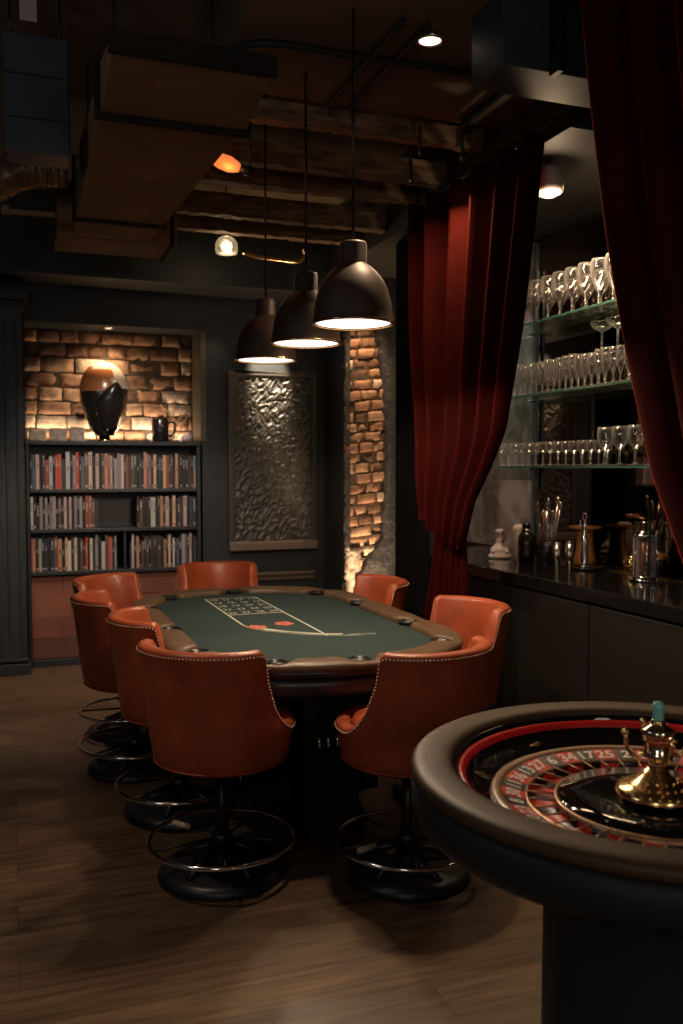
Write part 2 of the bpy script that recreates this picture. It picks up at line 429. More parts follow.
top = cv([(65,'G'),(80,'K'),(98,'B'),(123,'P'),(145,'K'),(160,'V'),(183,'U'),(210,'L'),(228,'K'),(246,'R'),(265,'X'),(290,'E'),(320,'L'),(345,'K'),(357,'G'),(383,'X'),(400,'D'),(413,'B'),(440,'N'),(470,'C'),(490,'K'),(513,'P'),(535,'K'),(548,'N'),(575,'S'),(590,'U'),(608,'P'),(620,'K'),(632,'G'),(658,'M')],6.83,20) \
  + cv([(68,'L'),(85,'D'),(100,'U'),(118,'V'),(135,'N'),(155,'E'),(175,'K'),(190,'T'),(205,'K'),(222,'S'),(240,'U'),(257,'M'),(272,'K'),(290,'A'),(310,'K'),(322,'T'),(340,'K'),(357,'A'),(378,'U'),(395,'D'),(408,'V'),(425,'K'),(443,'S'),(460,'D'),(475,'K'),(495,'K'),(515,'K'),(540,'V'),(555,'K'),(573,'Z')],6.83,110)
midl = cv([(82,'L'),(100,'K'),(120,'K'),(143,'M'),(160,'K'),(175,'G'),(190,'D'),(207,'M'),(228,'G'),(245,'K'),(262,'N'),(280,'K'),(298,'P'),(316,'D'),(330,'P'),(347,'K'),(366,'M'),(383,'K'),(400,'G'),(420,'K'),(440,'U'),(462,'U'),(482,'N'),(503,'D')],6.83,20)
midr = cv([(172,'K'),(190,'N'),(212,'K'),(235,'K'),(252,'D'),(268,'L'),(284,'L'),(300,'K'),(315,'D'),(335,'O'),(352,'D'),(373,'P'),(398,'K'),(425,'A'),(440,'K'),(457,'V'),(478,'D'),(503,'P'),(525,'K'),(545,'T'),(565,'Y')],6.83,110)
botl = cv([(70,'U'),(92,'O'),(112,'K'),(132,'G'),(150,'K'),(168,'Y'),(188,'K'),(210,'Y'),(230,'N'),(262,'O'),(285,'K'),(302,'A'),(322,'W'),(343,'D'),(363,'C'),(382,'K'),(403,'N'),(420,'K'),(435,'X'),(448,'K'),(465,'W'),(485,'K'),(500,'G'),(520,'K'),(548,'L'),(568,'N'),(597,'R'),(617,'Y'),(628,'G')],6.83,20)
botr = cv([(118,'V'),(133,'L'),(150,'K'),(165,'S'),(185,'K'),(200,'N'),(217,'K'),(235,'V'),(252,'K'),(268,'D'),(285,'K'),(300,'D'),(318,'V'),(337,'K'),(358,'O'),(373,'K'),(388,'C'),(405,'K'),(417,'W'),(430,'K'),(445,'B'),(462,'K'),(487,'G'),(508,'B'),(522,'K'),(537,'P'),(555,'K'),(575,'N')],6.83,110)
def px2x(p): return .13 + (p-28.8)*(1.485-.13)/(197-28.8)
ordn = ['first','second','third','fourth','fifth','sixth','seventh','eighth','ninth','tenth']
def nth(i): return ordn[i-1] if i <= 10 else '%d%s' % (i, {1:'st',2:'nd',3:'rd'}.get(i % 10, 'th') if i not in (11,12,13) else 'th')
def books(lst, zb, end, hname, grp, hmax, seed):
    r_ = random.Random(seed)
    xs = [px2x(p) for p, c in lst]
    bd = [xs[0]-(xs[1]-xs[0])/2] + [(a+b)/2 for a, b in zip(xs, xs[1:])] + [px2x(end)]
    bd[0] = max(bd[0], bx0+.026)
    for i, (p, c) in enumerate(lst):
        a, b = bd[i]+.0008, bd[i+1]-.0008
        if b > bx1-.034: b = bx1-.034
        w = b-a
        if w < .006: continue
        h = hmax*r_.uniform(.90,1.0) if r_.random() < .8 else hmax*r_.uniform(.78,.9)
        if c in 'KDYVT': h = min(h, hmax*.955)
        d = r_.uniform(.13,.17); nm = PAL[c][0]
        yy = by0 + r_.uniform(.012,.03)
        t = thing('book', '', 'book', ((a+b)/2, yy, zb), 0, grp)
        cvr = MB().box(-w/2, 0, 0, w/2, .004, h).box(-w/2, .004, 0, -w/2+.0018, d, h).box(w/2-.0018, .004, 0, w/2, d, h)
        cvo = cvr.build('cover', M['bk'+c], t, bevel=.0008, seg=1)
        MB().box(-w/2+.0018, .004, .004, w/2-.0018, d-.004, h-.004).build('page_block', M['pages'], t)
        if w > .012 and r_.random() < .75:
            s_ = MB(); q = r_.uniform(.5,.7)*h
            for k in range(r_.randint(2,6)):
                q0 = q + k*.017
                if q0+.01 < h-.012: s_.box(-w*.22, -.0008, q0, w*.22, .0002, q0+r_.uniform(.006,.012))
            if r_.random() < .5: s_.box(-w*.2, -.0008, .012, w*.2, .0002, .03)
            if s_.f: s_.build('spine_lettering', M['print_pale'] if c in 'KDYVTNUEXR' else M['bkK'], cvo)
        if c == 'Z':
            MB().box(-w/2-.0004, -.0006, 0.01, w/2+.0004, .0004, h*.52).build('spine_lower_half', M['bkO'], cvo)['label'] = 'tan lower half of the spine'
        wid = 'wide ' if w > .03 else ('thin ' if w < .016 else '')
        n = len(lst)
        where = '%s from the left %s' % (nth(i+1), hname) if i < n/2 else '%s from the right %s' % (nth(n-i), hname)
        t['label'] = '%s%s book spine %s' % (wid, nm, where)
books(top, 1.423, 196.2, 'on the top shelf', 'books on the top shelf', .300, 11)
books(midl, 1.103, 95.4, 'in the left middle-shelf row', 'books on the left of the middle shelf', .268, 12)
books(midr, 1.103, 195.5, 'in the right middle-shelf row', 'books on the right of the middle shelf', .268, 13)
books(botl, .763, 113, 'in the left bottom-shelf row', 'books on the left of the bottom shelf', .286, 14)
books(botr, .763, 196, 'in the right bottom-shelf row', 'books on the right of the bottom shelf', .286, 15)

# ---- niche ornaments
TZ = 1.808
eg = thing('egg_sculpture', 'large egg-shaped sculpture in black, copper and white on the bookcase', 'sculpture', (.735, 7.66, TZ))
H_ = .66; segs = 40; rows = []
mbE = MB()
prof = []
for i in range(25):
    t = i/24; z = .05 + t*(H_-.05)
    tt = t
    r = .195*math.sqrt(max(0, 1-((tt-.60)/.40)**2)) if tt > .60 else .195*(1-.62*((.60-tt)/.60)**1.9)
    prof.append((max(r, .0005), z))
n = 48
vs = []; 
for r, z in prof:
    for k in range(n):
        a = 2*PI*k/n; vs.append((r*math.cos(a), r*.8*math.sin(a), z))
fs = []; ms = []
for j in range(24):
    for k in range(n):
        a = 2*PI*(k+.5)/n; x = math.cos(a); zc = prof[j][1]/H_
        u = x*prof[j][0]
        mi = 0
        if math.sin(a) > .2: mi = 0 if zc < .7 else 2
        else:
            if zc > .90: mi = 2
            elif zc > .86 and u > -.10: mi = 2
            elif zc > .60 and u < .06: mi = 1
            elif zc > .62: mi = 2
        mbE.add([], [], 0)
        fs.append((j*n+k, j*n+(k+1) % n, (j+1)*n+(k+1) % n, (j+1)*n+k)); ms.append(mi)
mbE.v = vs
for f, m_ in zip(fs, ms): mbE.f.append(list(f)); mbE.m.append(m_); mbE.sm.append(True)
mbE.build('egg_body', [M['darkcer'], M['eggcopper'], M['eggtop']], eg)
# overlapping black leaf on the front
rows = []
for j in range(17):
    t = j/16; z = .09 + t*.395
    wl = .125*math.sin(PI*min(1, t*.92+.10))**.7
    xc = .055 + .03*t - .02*math.sin(PI*t)
    row = []
    for i in range(13):
        s = i/12*2-1; x = xc + wl*s
        rr = interp([(p[1], p[0]) for p in prof], z)
        yb = -.8*math.sqrt(max(0, rr*rr - min(abs(x), rr*.999)**2))
        row.append((x, yb - .012 - .03*(1-s*s), z))
    rows.append(row)
MB().grid(rows).build('leaf_front', M['darkcer'], eg, solid=.008)
MB().lathe([(.085,0), (.09,.012), (.05,.02), (.04,.055)], 28).build('stand', M['gold'], eg)
# little mug/vase with twig
mg = thing('mug', 'small black mug with a side handle on the bookcase top', 'mug', (1.185, 7.62, TZ))
MB().lathe([(.055,0), (.066,.01), (.072,.09), (.070,.185), (.060,.205), (.054,.20), (.062,.18), (.062,.03), (.001,.02)], 28).build('mug_body', M['darkcer'], mg)
MB().tube(catmull([(.066,0,.16), (.115,0,.165), (.125,0,.11), (.10,0,.06), (.066,0,.05)], 6), .009).build('handle', M['darkcer'], mg)
tw = MB(); rr = random.Random(4)
for k in range(6):
    b = Vector((rr.uniform(-.02,.02), rr.uniform(-.02,.02), .02)); p = [b]; d = Vector((rr.uniform(-.2,.5), rr.uniform(-.1,.1), 1))
    for q in range(6):
        d += Vector((rr.uniform(-.35,.4), rr.uniform(-.2,.2), rr.uniform(-.2,.3))); p.append(p[-1]+d.normalized()*.052)
    tw.tube(p, .0045, 5)
    for q in (2,3,4,5):
        tw.lathe([(.0003,-.012), (.010,0), (.0003,.014)], 6, p[q])
tag(tw.build('twig_bundle', M['twig'], loc=(1.33, 7.72, TZ+.014)), 'bundle of pale dried twigs behind the black mug', 'twigs')
sh = thing('shell', 'pinkish white shell lying at the right end of the bookcase top', 'shell', (1.405, 7.60, TZ))
MB().lathe([(.001,-.05), (.022,-.042), (.035,-.015), (.030,.012), (.018,.035), (.001,.055)], 20, (0,0,.036), ax=(1,.2,.2)).build('shell_body', mat('shell_pink', (.75,.58,.6), .3, noise=.4, nscale=30), sh)
MB().lathe([(.001,0), (.018,.004), (.012,.02), (.001,.024)], 12, (-.055,-.01,0)).build('shell_tip', M['white'], sh)
# pale bricks loose at the left on the bookcase
k = 0
for x, y, w, h, dsc in ((.215,7.74,.13,.10,'at the left end'), (.375,7.75,.14,.11,'second from the left'), (.525,7.76,.12,.12,'just left of the egg sculpture')):
    rr = random.Random(x); b = MB().box(-w/2, -.05, 0, w/2, .05, h, rot=Matrix.Rotation(rr.uniform(-.1,.1), 3, 'Z'))
    tag(b.build('loose_brick', M['br4'], bevel=.012, loc=(x, y, TZ)), 'pale weathered loose brick standing on the bookcase top, ' + dsc, 'brick', 'loose bricks on the bookcase top')

# ------------------------------------------------------------------ embossed art panel
art = thing('wall_relief', 'tall framed embossed dark relief panel on the back wall', 'artwork', (2.125, 7.515, 1.66))
w2, h2 = .375, .745
rr = random.Random(8); rows = []
nx, nz = 120, 230
from mathutils import noise as mn
for j in range(nz+1):
    row = []
    for i in range(nx+1):
        x = lerp(-w2+.035, w2-.035, i/nx); z = lerp(-h2+.05, h2-.035, j/nz)
        v = Vector((x*13, z*13, 0)); q = mn.noise(v)*.6 + mn.noise(v*2.3)*.45
        rid = 1-abs(mn.noise(Vector((x*20+3, z*17, 4)) + Vector((q, q, 0))*.8))*2.6
        row.append((x, -.030 - .016*max(0, rid) - .009*q, z))
    rows.append(row)
MB().grid(rows).build('embossed_panel', M['art'], art)
fr = MB()
fr.box(-w2-.02, -.055, -h2, -w2+.035, 0, h2); fr.box(w2-.035, -.055, -h2, w2+.02, 0, h2)
fr.box(-w2+.035, -.055, h2-.035, w2-.035, 0, h2); 
fr.box(-w2+.035,-.02,-h2+.05, w2-.035,0,h2-.035)
fr.build('frame', M['frame'], art, bevel=.01)
MB().box(-w2-.02, -.075, -h2-.03, w2+.02, 0, -h2+.05).build('bottom_ledge', mat('ledge_bronze', (.16,.12,.10), .35), art, bevel=.012)

# ------------------------------------------------------------------ casino stools
def hprof(th):      # top edge height of the shell at angle th (0 = middle of the back)
    a = abs(th)
    t = min(1, max(0, (a-R(63))/R(40))); return .617 + (.930-.617)*(1-sstep(0,.10,t)*.16 - .84*(1-(1-t)**2.0))
def make_stool():
    t = thing('casino_stool', '', 'stool', (0,0,0))
    N = 96; rows = []; edge = []; inner = []
    for k in range(N):
        th = -PI + 2*PI*k/N
        h = hprof(th); ang = -PI/2 + th
        ca, sa = math.cos(ang), math.sin(ang)
        inw = 1 - .10*sstep(R(35), R(95), abs(th))
        RO = lambda z: .268 + .052*max(0, (z-.50)/.42)**.9 - .32*(1-inw)*sstep(.60,.72,z)
        sec = [(.10,.458), (.215,.458), (.245,.462), (.262,.478), (.268,.505)]
        for q in (.15,.35,.55,.75,.9): zz = lerp(.505, h-.03, q); sec.append((RO(zz), zz))
        ro = RO(h)
        sec += [(ro+.004, h-.022), (ro+.006, h-.010), (ro-.002, h), (ro-.022, h+.006), (ro-.045, h+.001), (ro-.054, h-.014)]
        for q in (.25,.6,1): zz = lerp(h-.014, .575, q); sec.append((max(.20, RO(zz)-.052 - .012*math.sin(PI*q)), zz))
        rows.append([(r*ca, r*sa*.98, z) for r, z in sec])
        edge.append(((ro+.007)*ca, (ro+.007)*sa*.98, h-.016))
    rows.append(rows[0])
    mb = MB(); mb.grid(rows)
    shell = mb.build('leather_shell', M['leather'], t)
    # seat cushion
    MB().lathe([(.20,.56), (.222,.585), (.224,.61), (.21,.632), (.17,.645), (.08,.65), (.001,.651)], 40).build('seat_cushion', M['leather'], t)
    # nailhead trim along the upper edge
    tr = MB(); acc = 0; L = []
    E_ = edge + [edge[0]]
    pts = [Vector(p) for p in E_]
    for a, b in zip(pts, pts[1:]):
        d = (b-a).length; s = 0
        while acc + (d-s) >= .0145:
            s += .0145-acc; acc = 0; L.append(a.lerp(b, s/d))
        acc += d-s
    for p in L:
        if (p.z < .63): pass
        rad = Vector((p.x, p.y, 0)).normalized()
        tr.lathe([(.0042,-.001), (.0032,.002), (.0003,.0034)], 6, p, ax=rad)
    tr.build('nailhead_trim', M['stitch'], shell)
    MB().tube([(x*1.0, y*1.0, z-.001) for x, y, z in [(r[3][0]*1.004, r[3][1]*1.004, r[3][2]) for r in rows[:-1]]], .003, 6, closed=True).build('bottom_piping', M['leather'], shell)
    MB().lathe([(.02,.425), (.11,.43), (.12,.457)], 24).build('seat_plate', M['blackmetal'], t)
    MB().lathe([(.026,.04), (.026,.425)], 20).build('post', M['blackmetal'], t)
    MB().lathe([(.245,0), (.247,.012), (.240,.032), (.215,.045), (.09,.052), (.045,.075), (.034,.10)], 48).build('base_disc', M['basedisc'], t)
    hb = MB().lathe([(.03,.112), (.042,.12), (.042,.16), (.03,.168)], 20).build('hub', M['blackmetal'], t)
    for k in range(5):
        a = 2*PI*k/5+.3
        MB().tube([(.04*math.cos(a), .04*math.sin(a), .145), (.277*math.cos(a), .277*math.sin(a), .140)], .0065, 8).build('spoke', M['blackmetal'], t)
        a += .5
        MB().tube([(.035*math.cos(a), .035*math.sin(a), .115), (.20*math.cos(a), .20*math.sin(a), .048)], .013, 8).build('brace', M['blackmetal'], t)
    fr = MB().tube([(.285*math.cos(2*PI*k/64), .285*math.sin(2*PI*k/64), .142) for k in range(64)], .0095, 10, closed=True).build('foot_ring', M['chrome'], t)
    fp = MB().tube([(-.245,.02,.151), (-.16,.012,.151)], .012, 10).build('foot_pad', mat('pale_foot_pad', (.5,.36,.26), .5), fr)
    return t
stool0 = make_stool()
STOOLS = [
 ((.760,3.43), -45, 'tan leather casino stool nearest on the left, back to us, front of the table'),
 ((1.445,3.17), 20, 'tan leather casino stool in front of the table, right behind the roulette wheel'),
 ((.715,4.12), -92, 'tan leather casino stool on the left side, directly behind the nearest left stool'),
 ((.600,4.81), -92, 'tan leather casino stool on the table left, second from the bookcase end'),
 ((.650,5.49), -135, 'tan leather casino stool at the far left corner, in front of terracotta blocks'),
 ((1.335,5.97), 180, 'tan leather casino stool at the far end of the table facing us'),
 ((1.90,4.95), 92, 'tan leather casino stool at the right side, below the brick pier'),
 ((1.97,3.92), 98, 'tan leather casino stool at the right side, below the gathered red curtain'),
]
for i, ((x, y), a, lab) in enumerate(STOOLS):
    o = stool0 if i == 0 else copy_tree(stool0)
    o.location = (x, y, 0); o.rotation_euler.z = R(a); o['label'] = lab; o['group'] = 'leather casino stools around the card table'

# ------------------------------------------------------------------ card table
tx, ty = 1.305, 4.48; HW, HL = .685, 1.18
tb = thing('casino_table', 'oval casino card table with green felt and brown padded rail', 'table', (tx, ty, 0))
def track(off, n=22):     # outline of the oval, inset by off
    w = HW-off; l = HL-off; rc = .60
    r_ = max(.05, rc-off); pts = []
    for cx, cy, a0 in ((w-r_, l-r_, 0), (-(w-r_), l-r_, 90), (-(w-r_), -(l-r_), 180), (w-r_, -(l-r_), 270)):
        for k in range(n+1): 
            a = R(a0+90*k/n); pts.append((cx+r_*math.cos(a), cy+r_*math.sin(a)))
    return pts
def resample(P, n):
    P = [Vector(p) for p in P]; P2 = P+[P[0]]; L = [0]
    for a, b in zip(P2, P2[1:]): L.append(L[-1]+(b-a).length)
    out = []; j = 0
    for k in range(n):
        s = L[-1]*k/n
        while L[j+1] < s: j += 1
        t = (s-L[j])/max(1e-9, L[j+1]-L[j]); out.append(P2[j].lerp(P2[j+1], t))
    return out
NS = 360
base_ = resample(track(0), NS)
def offp(off):
    out = []
    for i in range(NS):
        a, b = base_[(i-1) % NS], base_[(i+1) % NS]; t = (b-a).normalized(); nrm = Vector((-t.y, t.x))
        out.append(base_[i] + nrm*off)
    return out
OFF = {}
def op(o):
    k = round(o, 5)
    if k not in OFF: OFF[k] = offp(o)
    return OFF[k]
def ringmesh(sec, i0=0, i1=None, closed=True):
    rows = []
    idx = range(NS+1) if i1 is None else range(i0, i1+1)
    for i in idx:
        rows.append([(op(o)[i % NS].x, op(o)[i % NS].y, z) for o, z in sec])
    return rows
FZ = .80
MB().prism([(p.x, p.y) for p in op(.12)], FZ-.02, FZ).build('felt_top', M['felt'], tb); felt = [c for c in tb.children if c.name.startswith('felt_top')][0] if tb.children else None
MB().grid(ringmesh([(.15,.765), (.012,.765), (.004,.775), (.004,.795), (.012,.803), (.135,.803), (.15,.797), (.15,.765)])).build('rail_base', M['blackmetal'], tb)
# padded armrest in sections, the gaps hold the cup trays
cups_w = [(1.731,5.292), (1.831,4.851), (1.867,4.142), (1.74,3.673), (1.335,3.45), (1.03,3.53), (.86,3.80), (.74,4.35), (.76,5.02), (.896,5.412), (1.309,5.545)]
ci = []
for x, y in cups_w:
    v = Vector((x-tx, y-ty)); ci.append(min(range(NS), key=lambda i: (op(.07)[i]-v).length))
ci.sort()
rows = []
for i in range(NS):
    dmin = min(min((i-c) % NS, (c-i) % NS) for c in ci)
    nb = math.exp(-(dmin/4.2)**4)
    inner = lerp(.142, .050, nb); hb = .034 - .012*nb
    sec = []
    for q in range(13):
        an = PI*q/12
        sec.append((lerp(.0, inner, (1-math.copysign(abs(math.cos(an))**.8, math.cos(an)))/2), .800 + hb*math.sin(an)**.6))
    sec.append((inner, .795)); sec.insert(0, (.004, .795))
    nr0 = op(0)[i]; a_, b_ = base_[(i-1) % NS], base_[(i+1) % NS]; t_ = (b_-a_).normalized(); n_ = Vector((-t_.y, t_.x))
    rows.append([(nr0.x+n_.x*o, nr0.y+n_.y*o, z) for o, z in sec])
MB().grid(rows, closev=True).build('padded_rail', M['rail'], tb)
for a in ci:
    p = op(.103)[a]; q = op(.103)[(a+1) % NS]
    cb = MB().lathe([(.001,.0035), (.026,.003), (.034,.006), (.038,.016), (.044,.018), (.048,.012), (.048,0)], 28)
    cb.build('cup_holder', M['blackmetal'], tb, loc=(p.x, p.y, .803))
# padded apron and body
MB().grid(ringmesh([(.10,.765), (.012,.765), (.002,.752), (.0,.73), (.006,.705), (.03,.685), (.08,.675), (.12,.675)])).build('padded_apron', M['vinyl'], tb)
MB().prism([(p.x, p.y) for p in op(.11)], .66, .77).build('table_box', M['black'], tb)
for sy in (-1, 1):
    yc = sy*.70
    pd = MB()
    pd.box(-.125,yc-.11,.07, .125,yc+.11,.66)
    pd.box(-.15,yc-.135,.62, .15,yc+.135,.66); pd.box(-.15,yc-.135,.0, .15,yc+.135,.075)
    pd.box(-.135,yc-.12,.30, .135,yc+.12,.325)
    for i in range(7):
        x = -.105+.035*i; pd.box(x-.009,yc-.118,.10, x+.009,yc+.118,.285)
    for i in range(7):
        x = -.105+.035*i; pd.box(x-.008,yc-.117,.46, x+.008,yc+.117,.60)
    po = pd.build('pedestal', M['black'], tb, bevel=.004)
    fl = MB()
    for i in (-1, 0, 1): MB().tube([(i*.042-.02, yc+sy*.121, .345), (i*.042-.02, yc+sy*.121, .44)], .008, 8).build('chrome_flute', M['chrome'], po)
MB().box(-.30,-.62,.09, -.26,.62,.66).box(.26,-.62,.09, .30,.62,.66).box(-.26,-.62,.09, .26,-.58,.66).box(-.26,.58,.09, .26,.62,.66).build('side_panel', M['black'], tb, bevel=.004)
# printed layout
pr = MB()
def line(x0, y0, x1, y1, w=.009, z=FZ+.0012, mb=None):
    a = Vector((x0-tx, y0-ty)); b = Vector((x1-tx, y1-ty)); t = (b-a).normalized(); nn = Vector((-t.y, t.x))*w/2
    (mb or pr).add([(*(a-nn), z), (*(b-nn), z), (*(b+nn), z), (*(a+nn), z)], [(0,1,2,3)])
gx0, gx1, gy0, gy1 = 1.092, 1.402, 4.74, 5.36
line(gx0, 4.42, gx0, gy1); line(gx0, gy1, gx1, gy1); line(gx1, gy1, gx1, 4.0); line(gx0, gy0, gx1, gy0, .013)
num = 0
for j in range(5):
    for i in range(4):
        num += 1; v, f = text_mesh(str(num+9), .082)
        cx, cy = gx0+(gx1-gx0)*(i+.5)/4-tx, gy1-(gy1-gy0)*(j+.5)/5-ty
        pr.add([(p.x*.62+cx, p.y+cy, FZ+.0014) for p in v], f)
arc = catmull([(1.092,4.42,0), (1.12,4.28,0), (1.20,4.17,0), (1.33,4.05,0), (1.44,3.99,0), (1.56,3.98,0)], 8)
for a, b in zip(arc, arc[1:]): line(a.x, a.y, b.x, b.y, .006)
for k in range(2, len(arc)-6, 1):
    a, b = arc[k], arc[k+1]; d = (b-a).normalized(); n2 = Vector((-d.y, d.x, 0))
    for s in (0, .5):
        c = a.lerp(b, s) + n2*.035; line(c.x-n2.x*.014, c.y-n2.y*.014, c.x+n2.x*.014, c.y+n2.y*.014, .007)
pill = [(1.56+.07*math.cos(t)*1.1, 3.975+.018*math.sin(t)) for t in [2*PI*k/20 for k in range(21)]]
for a, b in zip(pill, pill[1:]): line(a[0], a[1], b[0], b[1], .004)
pr.build('printed_layout', M['cream'], felt)
em = MB()
for cx, cy, a in ((1.145,4.33,.4), (1.30,4.385,-.3)):
    for k in range(5):
        t = a+2*PI*k/5; x = cx-tx+.028*math.cos(t); y = cy-ty+.036*math.sin(t)
        em.add([(x+.024*math.cos(u), y+.026*math.sin(u), FZ+.0016+k*.0001) for u in [2*PI*q/10 for q in range(10)]], [tuple(range(10))])
em.build('printed_emblem', M['redprint'], felt)

# ------------------------------------------------------------------ roulette table
rx, ry, RO_ = 1.343, 1.612, .548
rt_ = thing('roulette_table', 'round black roulette table with padded rim in the right foreground', 'roulette table', (rx, ry, 0))
ZR = .943
def L(name, prof, m, n=96, label=None, closed=False):
    o = MB().lathe(prof, n, closed=closed, cap=name in ('drum_pedestal','turret_base','turret_post','finial')).build(name, M[m] if isinstance(m, str) else m, rt_)
    if label: o['label'] = label
    return o
Ri = .452
pad = [(Ri, ZR-.035)]
for q in range(17):
    a = PI - PI*q/16; rc = (Ri+RO_)/2; rh = (RO_-Ri)/2
    pad.append((rc+rh*math.copysign(abs(math.cos(a))**.7, math.cos(a)), ZR-.020+.020*math.sin(a)**.8))
pad += [(RO_-.001, ZR-.028), (RO_-.012, ZR-.036), (Ri, ZR-.036)]
L('padded_rim', pad, 'rimleather', closed=True)
L('rim_skirt', [(Ri, ZR-.037), (RO_-.012, ZR-.0365), (RO_-.001, ZR-.05), (RO_-.002, ZR-.10), (RO_-.014, ZR-.125), (.43, ZR-.165), (.32, ZR-.20), (.24, ZR-.215)], 'black')
L('drum_pedestal', [(.245,.0), (.262,.002), (.262,.04), (.248,.045), (.244,.70), (.246,.729)], 'black', 64)
L('bowl_lip', [(.453,.906), (.450,.924), (.446,.926), (.441,.920), (.440,.890)], 'lacq')
L('ball_track', [(.441,.908), (.438,.914), (.431,.913), (.425,.904), (.422,.898)], 'redtrack')
L('bowl_slope', [(.424,.900), (.412,.884), (.398,.879), (.37,.866), (.362,.861)], 'lacq')
L('wood_ring', [(.366,.860), (.363,.868), (.354,.870), (.342,.866), (.338,.858)], 'wheelwood')
EUR = [0,32,15,19,4,21,2,25,17,34,6,27,13,36,11,30,8,23,10,5,24,16,33,1,20,14,31,9,22,18,29,7,28,12,35,3,26]
rotor = thing('rotor', None, None); rotor.parent = rt_
nr = MB(); pk = MB(); nt_ = MB(); fr_ = MB()
OFFA = R(6); NUMS = []; DIVS = []
for k, num in enumerate(EUR):
    a0 = 2*PI*k/37 - PI/37 + OFFA; a1 = 2*PI*(k+1)/37 - PI/37 + OFFA; ac = (a0+a1)/2
    mi = 2 if num == 0 else (k % 2)
    for mb, pf in ((nr, [(.340,.864), (.286,.852)]), (pk, [(.284,.846), (.280,.834), (.226,.834), (.222,.850)])):
        rows = []
        for r, z in pf: rows.append([(r*math.cos(lerp(a0,a1,s/5)), r*math.sin(lerp(a0,a1,s/5)), z) for s in range(6)])
        mb.grid(rows, mi, True)
    v, f = text_mesh(str(num), .047, .0, .0012)
    e = Vector((math.cos(ac), math.sin(ac), .23)).normalized(); tdir = Vector((math.sin(ac), -math.cos(ac), 0))
    c0 = Vector((.313*math.cos(ac), .313*math.sin(ac), .8592))
    nt_ = MB(); NUMS.append(nt_); nt_.add([c0 + tdir*p.x*1.02 + e*p.y for p in v], f)
    fr_ = MB(); DIVS.append(fr_); fr_.tube([(.286*math.cos(a0), .286*math.sin(a0), .855), (.224*math.cos(a0), .224*math.sin(a0), .853)], .0022, 6)
wm = [M['wheelblack'], M['wheelred'], M['wheelgreen']]
nro = nr.build('number_ring', wm, rt_); pko = pk.build('pockets', wm, rt_)
for q in NUMS: q.build('wheel_number', M['numwhite'], nro)
for q in DIVS: q.build('pocket_divider', M['bronze'], pko)
bpy.data.objects.remove(rotor)
L('inner_brass_ring', [(.225,.848), (.223,.856), (.217,.858), (.214,.852)], 'bronze')
L('number_ring_edge', [(.288,.850), (.285,.856), (.282,.850)], 'bronze')
L('wheel_cone', [(.217,.853), (.213,.859), (.15,.8600), (.10,.8605), (.05,.861), (.001,.8615)], 'lacq')
# brass deflectors on the bowl slope
for k in range(8):
    a = 2*PI*k/8 + R(10); r = .387; c = Vector((r*math.cos(a), r*math.sin(a), .878)); e = Vector((math.cos(a), math.sin(a), .35)).normalized()
    tg = Vector((-math.sin(a), math.cos(a), 0)); up_ = e.cross(tg)*-1
    if up_.z < 0: up_ = -up_
    ln, wd = (.024, .009) if k % 2 else (.009, .024)
    MB().add([], []) if False else None
    d = MB(); d.add([c+e*ln, c+tg*wd, c-e*ln, c-tg*wd, c+up_*.010], [(0,1,4), (1,2,4), (2,3,4), (3,0,4), (3,2,1,0)])
    d.build('deflector', M['gold'], rt_, bevel=.001)
n_before = set(rt_.children)
# turret
L('turret_base', [(.088,.868), (.090,.876), (.082,.890), (.060,.900), (.046,.912), (.030,.925), (.022,.945)], 'gold', 48)
bd = MB()
for rr_, zz, n_ in ((.084,.889,26), (.062,.901,20), (.045,.914,14)):
    for k in range(n_):
        a = 2*PI*k/n_; bd.lathe([(.0002,-.0042), (.0042,0), (.0002,.0042)], 6, (rr_*math.cos(a), rr_*math.sin(a), zz))
bd.build('turret_beading', M['gold'], rt_)
TZ_=0
L('turret_post', [(.022,.94), (.017,.955), (.020,.97), (.034,.975), (.037,.982), (.030,.990), (.032,1.03), (.037,1.045), (.030,1.052), (.018,1.058), (.016,1.068), (.001,1.07)], 'turretmetal', 40)
for k in range(4):
    a = PI/2*k + R(-15); ca, sa = math.cos(a), math.sin(a)
    P_ = catmull([(.03*ca,.03*sa,.985), (.050*ca,.050*sa,.975), (.068*ca,.068*sa,1.00), (.074*ca,.074*sa,1.035)], 6)
    MB().tube(P_, .0055, 8).lathe([(.0003,-.010), (.009,-.004), (.009,.004), (.0003,.011)], 12, (.075*ca,.075*sa,1.043)).build('turret_arm', M['gold'], rt_)
L('finial', [(.010,1.068), (.013,1.075), (.012,1.10), (.014,1.112), (.009,1.122), (.001,1.124)], 'teal', 24, 'turquoise finial on the turret')
L('finial_collar', [(.012,1.064), (.018,1.068), (.012,1.074)], 'gold', 24)

for o in rt_.children:
    if o not in n_before:
        for v in o.data.vertices: v.co.z = .868 + (v.co.z-.868)*.83

